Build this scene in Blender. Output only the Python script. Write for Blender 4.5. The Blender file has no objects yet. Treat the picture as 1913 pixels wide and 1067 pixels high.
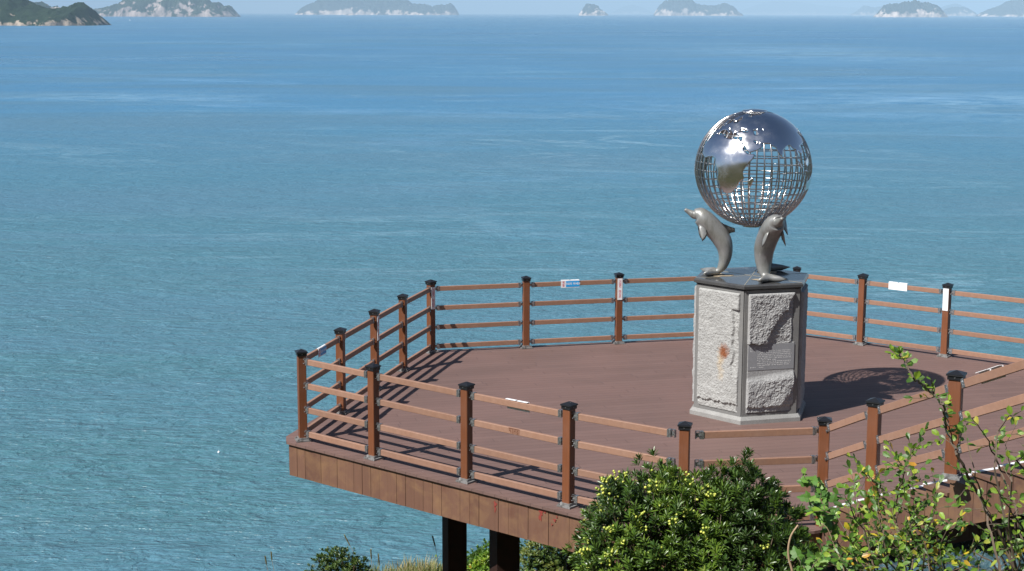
import bpy, math, random
from mathutils import Vector, Matrix, noise
random.seed(7)
R = math.radians
C = bpy.context.scene.collection
sc = bpy.context.scene

# ------------------------------------------------------------------ camera frame
CAM_Z = 5.6; F = 3000.0; TH = math.atan((533.5-24.3)/F); ROLL = R(0.17)
FW = Vector((0, math.cos(TH), -math.sin(TH))); UP = Vector((0, math.sin(TH), math.cos(TH))); RT = Vector((1, 0, 0))
def at(x, y, Y):
    """world point lying in the viewing direction (x, y) of the photograph at distance Y north of the camera"""
    u, v = x-956.5, y-533.5
    c, s = math.cos(ROLL), math.sin(ROLL)
    u, v = u*c+v*s, -u*s+v*c
    d = F*FW + u*RT - v*UP
    return Vector((0, 0, CAM_Z)) + d*(Y/d.y)
cd = bpy.data.cameras.new('camera'); cam = bpy.data.objects.new('camera', cd); C.objects.link(cam); sc.camera = cam
cr = RT*math.cos(ROLL) + UP*math.sin(ROLL); cu = UP*math.cos(ROLL) - RT*math.sin(ROLL)
M = Matrix((cr, cu, -FW)).transposed().to_4x4(); M.translation = (0, 0, CAM_Z); cam.matrix_world = M
cd.sensor_width = 36; cd.lens = F/1913*36; cd.clip_start = 0.1; cd.clip_end = 400000

# ------------------------------------------------------------------ materials
def mat(name, col=(.5,.5,.5), rough=.6, metal=0.0, spec=.5):
    m = bpy.data.materials.new(name); m.use_nodes = True
    b = m.node_tree.nodes['Principled BSDF']
    b.inputs['Base Color'].default_value = (*col, 1); b.inputs['Roughness'].default_value = rough
    b.inputs['Metallic'].default_value = metal; b.inputs['Specular IOR Level'].default_value = spec
    return m
class NT:
    def __init__(s, m): s.t = m.node_tree; s.b = s.t.nodes['Principled BSDF']
    def n(s, typ, **kw):
        nd = s.t.nodes.new(typ)
        for k, v in kw.items(): setattr(nd, k, v)
        return nd
    def l(s, a, b): s.t.links.new(a, b)
    def coord(s, kind='Object'): return s.n('ShaderNodeTexCoord').outputs[kind]
    def mapping(s, src, scale=(1,1,1), rot=(0,0,0)):
        m = s.n('ShaderNodeMapping'); m.inputs['Scale'].default_value = scale; m.inputs['Rotation'].default_value = rot
        s.l(src, m.inputs['Vector']); return m.outputs[0]
    def noise(s, src, scale, detail=4, rough=.55, dist=0):
        n = s.n('ShaderNodeTexNoise'); n.inputs['Scale'].default_value = scale; n.inputs['Detail'].default_value = detail
        n.inputs['Roughness'].default_value = rough; n.inputs['Distortion'].default_value = dist
        s.l(src, n.inputs['Vector']); return n.outputs['Fac']
    def ramp(s, src, stops):
        r = s.n('ShaderNodeValToRGB'); e = r.color_ramp.elements
        while len(e) < len(stops): e.new(.5)
        for i, (p, c) in enumerate(stops):
            e[i].position = p; e[i].color = (*c, 1) if len(c) == 3 else c
        s.l(src, r.inputs[0]); return r.outputs[0]
    def mix(s, fac, a, b, mode='MIX'):
        m = s.n('ShaderNodeMix', data_type='RGBA', blend_type=mode)
        for sock, v in ((m.inputs[0], fac), (m.inputs[6], a), (m.inputs[7], b)):
            if isinstance(v, (int, float)): sock.default_value = v
            elif isinstance(v, tuple): sock.default_value = (*v, 1)
            else: s.l(v, sock)
        return m.outputs[2]
    def math(s, op, a, b=0.0, clamp=False):
        m = s.n('ShaderNodeMath', operation=op, use_clamp=clamp)
        for i, v in enumerate((a, b)):
            if isinstance(v, (int, float)): m.inputs[i].default_value = v
            else: s.l(v, m.inputs[i])
        return m.outputs[0]
    def bump(s, h, strength=.3, dist=.01, nrm=None):
        b = s.n('ShaderNodeBump'); b.inputs['Strength'].default_value = strength; b.inputs['Distance'].default_value = dist
        s.l(h, b.inputs['Height'])
        if nrm is not None: s.l(nrm, b.inputs['Normal'])
        return b.outputs[0]
    def col(s, c): s.l(c, s.b.inputs['Base Color'])
    def rough(s, c): s.l(c, s.b.inputs['Roughness'])
    def nrm(s, c): s.l(c, s.b.inputs['Normal'])
g3 = lambda v: (v, v, v)

def wood_mat(name, a, b, rough=.6, sc_=(8, 8, 1.2), weather=.15):
    m = mat(name, a, rough); t = NT(m); co = t.coord()
    n1 = t.noise(t.mapping(co, sc_), 6, 5, .6); n2 = t.noise(co, 2.5, 4)
    c = t.mix(t.ramp(n1, [(.3, g3(0)), (.7, g3(1))]), a, b)
    c = t.mix(t.math('MULTIPLY', t.ramp(n2, [(.45, g3(0)), (.75, g3(1))]), weather*2), c, tuple(min(1, x*.6+.12) for x in a))
    oi = t.n('ShaderNodeObjectInfo'); c = t.mix(t.math('MULTIPLY', oi.outputs['Random'], .28), c, tuple(x*.5 for x in b))
    t.col(c); t.nrm(t.bump(n1, .25, .002)); t.rough(t.ramp(n2, [(.3, g3(rough-.1)), (.7, g3(rough+.12))])); return m

M_POST = wood_mat('post_wood', (.19, .067, .028), (.15, .052, .022), .5, (10, 10, .8), .05)
M_RAIL = wood_mat('rail_wood', (.31, .172, .116), (.255, .138, .093), .55, (3, 3, 3), .1)
M_CAP = mat('cap_black', (.012, .013, .016), .35)
M_STEEL = mat('bracket_steel', (.45, .46, .48), .38, .9)
t = NT(M_STEEL); n = t.noise(t.coord(), 40, 4); t.col(t.ramp(n, [(.35, (.12, .12, .12)), (.6, (.55, .56, .58))])); t.rough(t.ramp(n, [(.3, g3(.55)), (.7, g3(.3))]))
M_PLATE = mat('base_plate_grey', (.22, .22, .22), .6, .3)
t = NT(M_PLATE); n = t.noise(t.coord(), 25, 5); t.col(t.ramp(n, [(.3, (.08, .075, .07)), (.7, (.3, .3, .3))]))

# deck boards: laid parallel to the back railing
def deck_material():
    m = mat('deck_boards', (.19, .1, .085), .62); t = NT(m)
    co = t.mapping(t.coord(), (1, 1, 1), (0, 0, R(-13)))
    sp = t.n('ShaderNodeSeparateXYZ'); t.l(co, sp.inputs[0])
    yb = t.math('DIVIDE', sp.outputs[1], .145)
    idx = t.math('FLOOR', yb); fr = t.math('FRACT', yb)
    wn = t.n('ShaderNodeTexWhiteNoise', noise_dimensions='1D'); t.l(idx, wn.inputs['W'])
    xs = t.math('ADD', t.math('DIVIDE', sp.outputs[0], 2.4), t.math('MULTIPLY', wn.outputs[0], 7.3))
    cmb = t.n('ShaderNodeCombineXYZ'); t.l(t.math('FLOOR', xs), cmb.inputs[0]); t.l(idx, cmb.inputs[1])
    wn2 = t.n('ShaderNodeTexWhiteNoise', noise_dimensions='2D'); t.l(cmb.outputs[0], wn2.inputs['Vector'])
    base = t.ramp(wn2.outputs[0], [(0, (.124, .078, .067)), (1, (.146, .092, .079))])
    big = t.noise(co, .55, 6, .6, .4)
    base = t.mix(t.ramp(big, [(.38, g3(0)), (.75, g3(.4))]), base, (.225, .13, .112))
    grain = t.noise(t.mapping(co, (1, 22, 1)), 3, 5, .65)
    base = t.mix(t.ramp(grain, [(.3, g3(0)), (.8, g3(.30))]), base, (.12, .06, .05))
    sc1 = t.noise(t.mapping(co, (.6, 5, 1)), 2.2, 7, .75)
    base = t.mix(t.ramp(sc1, [(.62, g3(0)), (.72, g3(.45))]), base, (.3, .2, .18))
    speck = t.noise(co, 38, 2, .5)
    base = t.mix(t.ramp(speck, [(.755, g3(0)), (.78, g3(.8))]), base, (.5, .45, .4))
    gap = t.math('ADD', t.math('LESS_THAN', fr, .045), t.math('LESS_THAN', t.math('FRACT', xs), .003), True)
    base = t.mix(t.math('MULTIPLY', gap, .75), base, (.04, .022, .02))
    t.col(base)
    h = t.math('SUBTRACT', t.math('MULTIPLY', grain, .4), gap)
    t.nrm(t.bump(h, .35, .004)); t.rough(t.ramp(sc1, [(.3, g3(.55)), (.7, g3(.72))]))
    return m
M_DECK = deck_material()

def skirt_material(name, a, b, c):
    m = mat(name, a, .6); t = NT(m)
    at_ = t.n('ShaderNodeAttribute', attribute_name='tint'); co = t.coord()
    base = t.ramp(at_.outputs['Fac'], [(0, a), (.55, b), (1, c)])
    gr = t.noise(t.mapping(co, (14, 14, .7)), 2.5, 6, .6)
    base = t.mix(t.ramp(gr, [(.35, g3(0)), (.8, g3(.35))]), base, tuple(x*.45 for x in a))
    st = t.noise(co, 3.2, 6, .65, .6)
    base = t.mix(t.ramp(st, [(.45, g3(0)), (.68, g3(.5))]), base, (.25, .145, .07))
    st2 = t.noise(t.mapping(co, (1, 1, .5)), 5.5, 5, .6)
    base = t.mix(t.ramp(st2, [(.58, g3(0)), (.7, g3(.35))]), base, (.1, .035, .022))
    t.col(base); t.nrm(t.bump(gr, .3, .003)); return m
M_SKIRT = skirt_material('fascia_boards', (.165, .085, .055), (.14, .07, .046), (.09, .04, .028))
M_SKIRT2 = skirt_material('stair_cladding', (.135, .073, .052), (.12, .063, .045), (.1, .05, .036))
M_DARKBEAM = mat('dark_beam', (.03, .017, .013), .7)
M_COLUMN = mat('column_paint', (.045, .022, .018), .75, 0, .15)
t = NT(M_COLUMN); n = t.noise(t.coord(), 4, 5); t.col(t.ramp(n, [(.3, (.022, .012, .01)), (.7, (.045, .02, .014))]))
M_WHITE = mat('white_strip', (.82, .82, .84), .35)
M_RED = mat('red_paint', (.22, .04, .03), .6)

def granite(name, a, b, dark, scale=60, rough=.75, bump=.3):
    m = mat(name, a, rough); t = NT(m); co = t.coord()
    n1 = t.noise(co, scale, 3, .7); n2 = t.noise(co, 3, 6, .6)
    c = t.mix(t.ramp(n1, [(.36, g3(0)), (.62, g3(1))]), a, b)
    c = t.mix(t.ramp(n2, [(.4, g3(0)), (.75, g3(.55))]), c, dark)
    t.col(c); t.nrm(t.bump(n1, bump, .004)); return m, t, c, co
M_STONE, _, _, _ = granite('rough_granite', (.25, .25, .25), (.37, .37, .368), (.21, .21, .21), 45, .85, .6)
M_STONE2, _, _, _ = granite('grey_granite', (.21, .214, .228), (.265, .27, .285), (.18, .183, .193), 90, .6, .15)
M_FRAME, _, _, _ = granite('dark_granite', (.13, .13, .13), (.19, .19, .188), (.22, .215, .2), 120, .35, .05)
M_SLAB, _, _, _ = granite('polished_granite', (.035, .037, .04), (.07, .07, .072), (.1, .1, .095), 150, .12, .02)
M_PLINTH, _, _, _ = granite('plinth_granite', (.21, .21, .205), (.29, .285, .275), (.14, .135, .13), 70, .7, .2)
M_GLYPH = mat('engraving_white', (.75, .75, .74), .7)
# rust stained panel
def rust_panel():
    m, t, c, co = granite('rust_stained_granite', (.27, .27, .262), (.39, .39, .38), (.22, .22, .215), 45, .88, .6)
    mp = t.n('ShaderNodeMapping'); mp.inputs['Location'].default_value = (0, 0, 0); t.l(co, mp.inputs[0])
    def spot(cx, cz, sx, sz):
        sp = t.n('ShaderNodeSeparateXYZ'); t.l(co, sp.inputs[0])
        nz = t.noise(co, 9, 5, .65)
        dx = t.math('DIVIDE', t.math('SUBTRACT', sp.outputs[0], cx), sx); dz = t.math('DIVIDE', t.math('SUBTRACT', sp.outputs[2], cz), sz)
        d = t.math('SQRT', t.math('ADD', t.math('MULTIPLY', dx, dx), t.math('MULTIPLY', dz, dz)))
        return t.math('ADD', d, t.math('MULTIPLY', t.math('SUBTRACT', nz, .5), 2.2))
    s1 = spot(.11, .84, .10, .13); s2 = spot(.06, .66, .09, .3)
    c = t.mix(t.ramp(s2, [(.1, g3(.4)), (.9, g3(0))]), c, (.5, .33, .12))
    c = t.mix(t.ramp(s1, [(.2, g3(.97)), (.95, g3(0))]), c, (.2, .06, .018))
    t.col(c); return m
M_RUST = rust_panel()
M_CHROME = mat('polished_steel', (.78, .79, .82), .07, 1.0)
t = NT(M_CHROME); n = t.noise(t.coord(), 5, 5, .6); t.rough(t.ramp(n, [(.35, g3(.10)), (.75, g3(.34))])); t.nrm(t.bump(t.noise(t.coord(), 3, 3), .035, .05))
M_BAR = mat('steel_bars', (.55, .53, .52), .25, 1.0)
M_DOLPHIN = mat('dolphin_stone', (.2, .2, .2), .3, .35)
t = NT(M_DOLPHIN); co = t.coord(); n = t.noise(co, 4, 5, .6); n2 = t.noise(co, 130, 2)
c_ = t.mix(t.ramp(n, [(.42, g3(0)), (.70, g3(.7))]), (.25, .255, .26), (.21, .208, .175))
c_ = t.mix(t.ramp(n2, [(.4, g3(0)), (.7, g3(.5))]), c_, (.34, .34, .33)); n3_ = t.noise(t.mapping(co, (3, 3, .6)), 6, 5, .65); c_ = t.mix(t.ramp(n3_, [(.5, g3(0)), (.72, g3(.6))]), c_, (.12, .12, .105))
t.col(c_); t.nrm(t.bump(n2, .12, .002)); t.rough(t.ramp(n, [(.3, g3(.27)), (.7, g3(.5))]))

# ------------------------------------------------------------------ mesh helpers
class MB:
    def __init__(s): s.v = []; s.f = []; s.mi = []; s.tint = []
    def add(s, vs, fs, mi=0, tint=0.0):
        o = len(s.v); s.v += [tuple(v) for v in vs]
        for f in fs: s.f.append(tuple(i+o for i in f)); s.mi.append(mi); s.tint.append(tint)
    def hexa(s, p, mi=0, tint=0.0):        # 8 points: bottom 0-3 ccw, top 4-7
        s.add(p, [(3,2,1,0),(4,5,6,7),(0,1,5,4),(1,2,6,5),(2,3,7,6),(3,0,4,7)], mi, tint)
    def box(s, c, size, rz=0.0, mi=0, tint=0.0, mat4=None):
        x, y, z = (q/2 for q in size); cs, sn = math.cos(rz), math.sin(rz); pts = []
        for dz in (-z, z):
            for dx, dy in ((-x,-y),(x,-y),(x,y),(-x,y)):
                p = Vector((c[0]+dx*cs-dy*sn, c[1]+dx*sn+dy*cs, c[2]+dz)); pts.append(mat4 @ p if mat4 else p)
        s.hexa(pts, mi, tint)
    def beam(s, a, b, w, h, mi=0, tint=0.0, ch=0.0):   # rectangular bar with vertical height h
        a = Vector(a); b = Vector(b); d = (b-a); side = Vector((d.y, -d.x, 0)).normalized()*(w/2); up = Vector((0,0,h/2))
        if ch <= 0:
            s.hexa([a-side-up, a+side-up, b+side-up, b-side-up, a-side+up, a+side+up, b+side+up, b-side+up], mi, tint); return
        cs = side.normalized()*ch; cz = Vector((0,0,ch))
        ring = [-side-up+cz, -side-up+cs, side-up-cs, side-up+cz, side+up-cz, side+up-cs, -side+up+cs, -side+up-cz]
        n = 8; vs = [a+q for q in ring]+[b+q for q in ring]
        s.add(vs, [(i, (i+1)%n, n+(i+1)%n, n+i) for i in range(n)]+[tuple(range(n-1,-1,-1)), tuple(range(n, 2*n))], mi, tint)
    def prism(s, poly, z0, z1, mi=0, tint=0.0, scale_top=None, ctr=None):
        n = len(poly); b = [(x, y, z0) for x, y in poly]
        tp = [(x, y, z1) for x, y in poly] if scale_top is None else [(ctr[0]+(x-ctr[0])*scale_top, ctr[1]+(y-ctr[1])*scale_top, z1) for x, y in poly]
        s.add(b+tp, [tuple(range(n-1,-1,-1)), tuple(range(n, 2*n))]+[(i, (i+1)%n, n+(i+1)%n, n+i) for i in range(n)], mi, tint)
    def tube(s, pts, rad, n=6, mi=0, cap=True):
        pts = [Vector(p) for p in pts]; rad = rad if isinstance(rad, (list, tuple)) else [rad]*len(pts)
        rings = []; ref = Vector((0,0,1))
        for i, p in enumerate(pts):
            d = (pts[min(i+1, len(pts)-1)]-pts[max(i-1, 0)]); d = d.normalized() if d.length > 1e-9 else Vector((0,0,1))
            if abs(d.dot(ref)) > .95: ref = Vector((1,0,0)) if abs(d.x) < .9 else Vector((0,1,0))
            a = d.cross(ref).normalized(); b = d.cross(a).normalized(); ref = a.cross(d).normalized() if False else ref
            rings.append([p+(a*math.cos(2*math.pi*k/n)+b*math.sin(2*math.pi*k/n))*rad[i] for k in range(n)])
        vs = [q for r_ in rings for q in r_]; fs = []
        for i in range(len(pts)-1):
            for k in range(n): fs.append((i*n+k, i*n+(k+1)%n, (i+1)*n+(k+1)%n, (i+1)*n+k))
        if cap: fs += [tuple(range(n-1,-1,-1)), tuple((len(pts)-1)*n+k for k in range(n))]
        s.add(vs, fs, mi)
    def mesh(s, name, mats, smooth=False):
        me = bpy.data.meshes.new(name); me.from_pydata(s.v, [], s.f)
        for m in (mats if isinstance(mats, (list, tuple)) else [mats]): me.materials.append(m)
        me.polygons.foreach_set('material_index', s.mi)
        if smooth: me.polygons.foreach_set('use_smooth', [True]*len(s.f))
        if any(s.tint):
            a = me.attributes.new('tint', 'FLOAT', 'FACE'); a.data.foreach_set('value', s.tint)
        me.update(); return me
    def build(s, name, mats, parent=None, smooth=False, loc=None, rz=0.0):
        return link(name, s.mesh(name, mats, smooth), parent, loc, rz)
def link(name, me, parent=None, loc=None, rz=0.0):
    o = bpy.data.objects.new(name, me); C.objects.link(o)
    if parent: o.parent = parent
    if loc is not None: o.location = loc
    o.rotation_euler.z = rz; return o
def tag(o, label=None, cat=None, group=None, kind=None):
    if label: o['label'] = label
    if cat: o['category'] = cat
    if group: o['group'] = group
    if kind: o['kind'] = kind
    return o
def empty(name, loc, label, cat, group=None, rz=0.0):
    o = bpy.data.objects.new(name, None); C.objects.link(o); o.location = loc; o.rotation_euler.z = rz
    o.empty_display_size = .2; return tag(o, label, cat, group)
def fbm(p, oct_=4, H=.6, lac=2.1):
    return noise.fractal(Vector(p), H, lac, oct_)
def sstep(a, b, x):
    t_ = max(0, min(1, (x-a)/(b-a))); return t_*t_*(3-2*t_)

# ------------------------------------------------------------------ light, world, haze
SUN = Vector((-math.cos(R(38.3))*math.cos(R(48.5)), -math.sin(R(38.3))*math.cos(R(48.5)), math.sin(R(48.5))))
w = bpy.data.worlds.new('World'); sc.world = w; w.use_nodes = True
nt = w.node_tree; bg = nt.nodes['Background']; sky = nt.nodes.new('ShaderNodeTexSky'); sky.sky_type = 'NISHITA'; sky.sun_disc = False
sky.sun_elevation = R(48.5); sky.sun_rotation = math.atan2(SUN.x, SUN.y); sky.altitude = 50; sky.air_density = .9; sky.dust_density = .8; sky.ozone_density = 2.0
nt.links.new(sky.outputs[0], bg.inputs[0]); bg.inputs[1].default_value = .05
sd = bpy.data.lights.new('sun', 'SUN'); sd.energy = 5.0; sd.angle = R(.5); sd.color = (1, .97, .92)
so = bpy.data.objects.new('sun', sd); C.objects.link(so); so.rotation_euler = SUN.to_track_quat('Z', 'Y').to_euler()
sc.view_settings.view_transform = 'Standard'; sc.view_settings.look = 'None'; sc.view_settings.exposure = .6; sc.view_settings.gamma = 1
SEA = -45.0; HORIZ = 130000.0
hz = MB(); hz.box((0, 0, (SEA-1+900)/2), (2*HORIZ+8000, 2*HORIZ+8000, 900-(SEA-1)))
mh = bpy.data.materials.new('haze_air'); mh.use_nodes = True; nt = mh.node_tree; nt.nodes.clear()
out = nt.nodes.new('ShaderNodeOutputMaterial'); pv = nt.nodes.new('ShaderNodeVolumePrincipled')
pv.inputs['Color'].default_value = (.52, .76, 1, 1); pv.inputs['Density'].default_value = 3.5e-5; pv.inputs['Anisotropy'].default_value = -.25
nt.links.new(pv.outputs[0], out.inputs['Volume'])
tag(hz.build('haze', mh), kind='stuff')

# ------------------------------------------------------------------ sea
def sea_material():
    m = mat('sea_water', (.05, .2, .24), .3); t = NT(m); co = t.coord()
    w1 = t.noise(t.mapping(co, (.62, 1, 1), (0, 0, R(-12))), 1.0, 3, .55, 1.0)                      # wavelets
    w2 = t.noise(t.mapping(co, (.55, 1, 1), (0, 0, R(10))), .26, 4, .6, .6)
    w3 = t.noise(t.mapping(co, (.35, 1, 1), (0, 0, R(3))), .03, 7, .75, .5)
    w4 = t.noise(t.mapping(co, (.25, 1, 1), (0, 0, R(-4))), .0032, 8, .72, .6)
    w5 = t.noise(t.mapping(co, (.3, 1, 1)), .0004, 6, .6)
    h = t.math('ADD', t.math('MULTIPLY', w1, .45), t.math('MULTIPLY', w2, 1.3))
    h = t.math('ADD', h, t.math('MULTIPLY', w3, 3.0))
    t.nrm(t.bump(h, 1.0, 1.0))
    c = t.mix(t.ramp(w4, [(.35, g3(0)), (.68, g3(1))]), (.034, .158, .315), (.042, .182, .345))
    c = t.mix(t.ramp(w5, [(.4, g3(0)), (.62, g3(.8))]), c, (.036, .145, .32))
    cr = t.math('ADD', t.math('MULTIPLY', w1, .6), t.math('MULTIPLY', w2, .4))
    c = t.mix(t.ramp(cr, [(.5, g3(0)), (.68, g3(.55))]), c, (.085, .22, .33))
    c = t.mix(t.ramp(w3, [(.42, g3(0)), (.75, g3(.4))]), c, (.07, .205, .34))
    sy = t.n('ShaderNodeSeparateXYZ'); t.l(co, sy.inputs[0])            # greener, more turbid water near the shore
    nr = t.ramp(t.math('DIVIDE', t.math('ADD', sy.outputs[1], t.math('MULTIPLY', w4, 260)), 1300), [(.12, g3(1)), (.35, g3(.75)), (.8, g3(0))])
    c = t.mix(nr, c, (.055, .143, .158))
    rg = t.math('ABSOLUTE', t.math('SUBTRACT', t.noise(t.mapping(co, (.38, 1, 1), (0, 0, R(-9))), .62, 3, .5, .7), .5))
    rg2 = t.math('ABSOLUTE', t.math('SUBTRACT', t.noise(t.mapping(co, (.42, 1, 1), (0, 0, R(5))), .3, 4, .55, .5), .5))
    c = t.mix(t.ramp(rg, [(0, g3(.36)), (.05, g3(0))]), c, (.13, .27, .34))
    c = t.mix(t.ramp(rg2, [(0, g3(.3)), (.045, g3(0))]), c, (.11, .25, .34))
    # calm slicks and foam lines, thin and drawn out by the current
    sl = t.noise(t.mapping(co, (.3, 1, 1), (0, 0, R(-14))), .008, 8, .66, 1.8)
    rid = t.math('ABSOLUTE', t.math('SUBTRACT', sl, .5))
    line = t.ramp(rid, [(0, g3(1)), (.016, g3(0))])
    area = t.ramp(t.noise(co, .0021, 3, .5, .4), [(.46, g3(0)), (.60, g3(1))])
    lm = t.math('MULTIPLY', t.math('MULTIPLY', line, area), .55)
    c = t.mix(lm, c, (.26, .42, .52))
    sk = t.noise(t.mapping(co, (.6, 1, 1), (0, 0, R(20))), .0034, 10, .76, 1.8)         # wind lanes
    far = t.ramp(t.math('DIVIDE', sy.outputs[1], 4000), [(.08, g3(.25)), (.22, g3(1))])
    c = t.mix(t.math('MULTIPLY', t.ramp(sk, [(.54, g3(0)), (.68, g3(.8))]), far), c, (.13, .29, .47))
    def blob(bx, by, rx, ry):
        dx = t.math('DIVIDE', t.math('SUBTRACT', sy.outputs[0], bx), rx); dy = t.math('DIVIDE', t.math('SUBTRACT', sy.outputs[1], by), ry)
        return t.math('EXPONENT', t.math('MULTIPLY', t.math('ADD', t.math('MULTIPLY', dx, dx), t.math('MULTIPLY', dy, dy)), -1.0))
    stn = t.noise(t.mapping(co, (.75, 1, 1), (0, 0, R(-24))), .021, 9, .75, 2.2)
    bl = t.math('ADD', blob(290, 930, 130, 150), blob(400, 2150, 190, 420), True)
    bl = t.math('ADD', bl, t.math('MULTIPLY', blob(-250, 980, 90, 45), .8), True)
    c = t.mix(t.math('MULTIPLY', t.ramp(stn, [(.42, g3(0)), (.62, g3(.85))]), bl), c, (.21, .38, .52))
    gp = t.noise(t.mapping(co, (.3, 1, 1), (0, 0, R(-6))), .0105, 5, .6, .7)           # dull patches
    c = t.mix(t.ramp(gp, [(.47, g3(0)), (.62, g3(.6))]), c, (.075, .17, .25))
    t.col(c)
    t.rough(t.ramp(w4, [(.3, g3(.24)), (.7, g3(.38))]))
    t.b.inputs['IOR'].default_value = 1.33
    return m
s_ = MB(); s_.add([(-HORIZ,-HORIZ,0),(HORIZ,-HORIZ,0),(HORIZ,HORIZ,0),(-HORIZ,HORIZ,0)], [(0,1,2,3)])
tag(s_.build('sea', sea_material(), loc=(0, 0, SEA)), kind='structure')

# ------------------------------------------------------------------ islands
def island_mat(name, veg1, veg2, rock1, rock2, sc_, base_rock):
    m = mat(name, veg1, .9, 0, .1); t = NT(m); co = t.coord()
    sp = t.n('ShaderNodeSeparateXYZ'); t.l(co, sp.inputs[0])
    ge = t.n('ShaderNodeNewGeometry'); sn = t.n('ShaderNodeSeparateXYZ'); t.l(ge.outputs['Normal'], sn.inputs[0])
    n1 = t.noise(co, sc_, 6, .65); n2 = t.noise(t.mapping(co, (1, 1, .35)), sc_*2.2, 6, .7)
    veg = t.mix(t.ramp(n1, [(.35, g3(0)), (.65, g3(1))]), veg1, veg2)
    rk = t.mix(t.ramp(n2, [(.38, g3(0)), (.6, g3(1))]), rock2, rock1)
    hh = t.math('DIVIDE', sp.outputs[2], base_rock)
    steep = t.math('SUBTRACT', 1.0, sn.outputs[2])
    k = t.math('ADD', t.math('MULTIPLY', steep, .9), t.math('MULTIPLY', t.math('SUBTRACT', n2, .48), 3.0))
    k = t.math('SUBTRACT', k, t.math('MULTIPLY', hh, .55))
    t.col(t.mix(t.ramp(k, [(.12, g3(0)), (.26, g3(1))]), veg, rk)); t.nrm(t.bump(n1, 1, 1/sc_*.25)); return m
def island(label, dist, prof, base_y, depth_f, matr, group, rough=.12, seed=0, name='island'):
    """prof: (photo x, photo y) silhouette; built as a hill of true size at its true distance"""
    D = (prof[-1][0]-prof[0][0])/F*dist*depth_f; Yc = dist+D*.42
    p0 = at(prof[0][0], base_y, Yc); p1 = at(prof[-1][0], base_y, Yc); W = p1.x-p0.x
    me = MB(); nu = max(40, min(150, int((prof[-1][0]-prof[0][0])/1.3))); nv = 46
    def hgt(u):
        x = prof[0][0]+(prof[-1][0]-prof[0][0])*u
        for (xa, ya), (xb, yb) in zip(prof, prof[1:]):
            if xa <= x <= xb+1e-6:
                k = (x-xa)/max(1e-6, xb-xa); y = ya+(yb-ya)*k; break
        return max(0, at(x, y, Yc).z-SEA)
    Hm = max(hgt(i/60) for i in range(61))
    vs = []; fs = []
    for j in range(nv+1):
        v = -1+2*j/nv
        for i in range(nu+1):
            u = i/nu; e = (1-abs(v)**2.2)
            shear = .18*fbm((u*4+seed, 3.1, 0), 3)
            h = hgt(u)*max(0, 1-abs((v-shear*(1-abs(v))))**1.7)**.75
            nz = fbm((u*W/Hm*1.1+seed*7, v*D/Hm*.9, seed), 6, .55)
            rill = abs(fbm((u*W/Hm*2.6+seed*3, v*.8, seed+5), 4, .5))
            h = h*(1+rough*nz*1.3-rough*1.6*rill)
            wob = (.06*D)*fbm((u*6, v*2, seed+9), 4)
            edge = min(1, 6*min(u, 1-u)+.02)
            vs.append(((u-.5)*W, v*D/2*(.25+.75*math.sqrt(edge))+wob*edge, h-.02*Hm*(1 if (abs(v) > .99 or i in (0, nu)) else 0)))
    for j in range(nv):
        for i in range(nu):
            a = j*(nu+1)+i; fs.append((a, a+1, a+nu+2, a+nu+1))
    me.add(vs, fs); o = me.build(name, matr, smooth=True, loc=((p0.x+p1.x)/2, Yc, SEA))
    return tag(o, kind='structure')
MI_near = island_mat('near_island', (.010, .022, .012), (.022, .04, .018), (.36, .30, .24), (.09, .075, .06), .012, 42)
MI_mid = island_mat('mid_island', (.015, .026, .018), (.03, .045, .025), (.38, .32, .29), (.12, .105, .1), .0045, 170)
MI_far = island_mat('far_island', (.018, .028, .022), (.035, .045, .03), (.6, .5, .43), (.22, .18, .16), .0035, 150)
G = 'islands on the horizon'
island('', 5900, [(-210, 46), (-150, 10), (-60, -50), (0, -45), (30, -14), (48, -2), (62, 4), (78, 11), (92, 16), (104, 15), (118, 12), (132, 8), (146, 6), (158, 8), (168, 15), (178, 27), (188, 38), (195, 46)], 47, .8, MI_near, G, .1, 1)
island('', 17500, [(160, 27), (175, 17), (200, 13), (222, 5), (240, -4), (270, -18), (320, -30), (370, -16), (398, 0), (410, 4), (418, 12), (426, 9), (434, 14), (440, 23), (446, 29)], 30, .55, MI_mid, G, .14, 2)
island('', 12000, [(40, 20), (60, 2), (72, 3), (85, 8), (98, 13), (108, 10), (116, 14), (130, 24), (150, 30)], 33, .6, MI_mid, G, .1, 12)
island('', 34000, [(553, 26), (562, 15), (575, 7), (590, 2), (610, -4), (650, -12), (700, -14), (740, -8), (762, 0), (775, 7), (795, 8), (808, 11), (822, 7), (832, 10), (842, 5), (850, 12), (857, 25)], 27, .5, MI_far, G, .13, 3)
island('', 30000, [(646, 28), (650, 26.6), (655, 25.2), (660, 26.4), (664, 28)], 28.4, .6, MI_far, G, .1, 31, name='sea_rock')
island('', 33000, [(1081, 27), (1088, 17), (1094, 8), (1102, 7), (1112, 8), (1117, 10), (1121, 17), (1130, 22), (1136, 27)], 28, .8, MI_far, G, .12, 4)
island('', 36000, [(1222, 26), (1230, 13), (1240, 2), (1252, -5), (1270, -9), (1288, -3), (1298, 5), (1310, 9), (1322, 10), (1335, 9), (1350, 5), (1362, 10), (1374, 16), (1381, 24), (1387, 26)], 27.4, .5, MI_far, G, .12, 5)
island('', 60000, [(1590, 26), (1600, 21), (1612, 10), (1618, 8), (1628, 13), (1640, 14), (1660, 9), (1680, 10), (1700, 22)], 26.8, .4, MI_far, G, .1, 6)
island('', 27000, [(1634, 30), (1642, 22), (1650, 12), (1662, 6), (1680, 5), (1695, 2), (1710, 0), (1722, 6), (1730, 4), (1745, 8), (1757, 18), (1768, 30)], 31.5, .6, MI_far, G, .14, 7)
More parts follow.
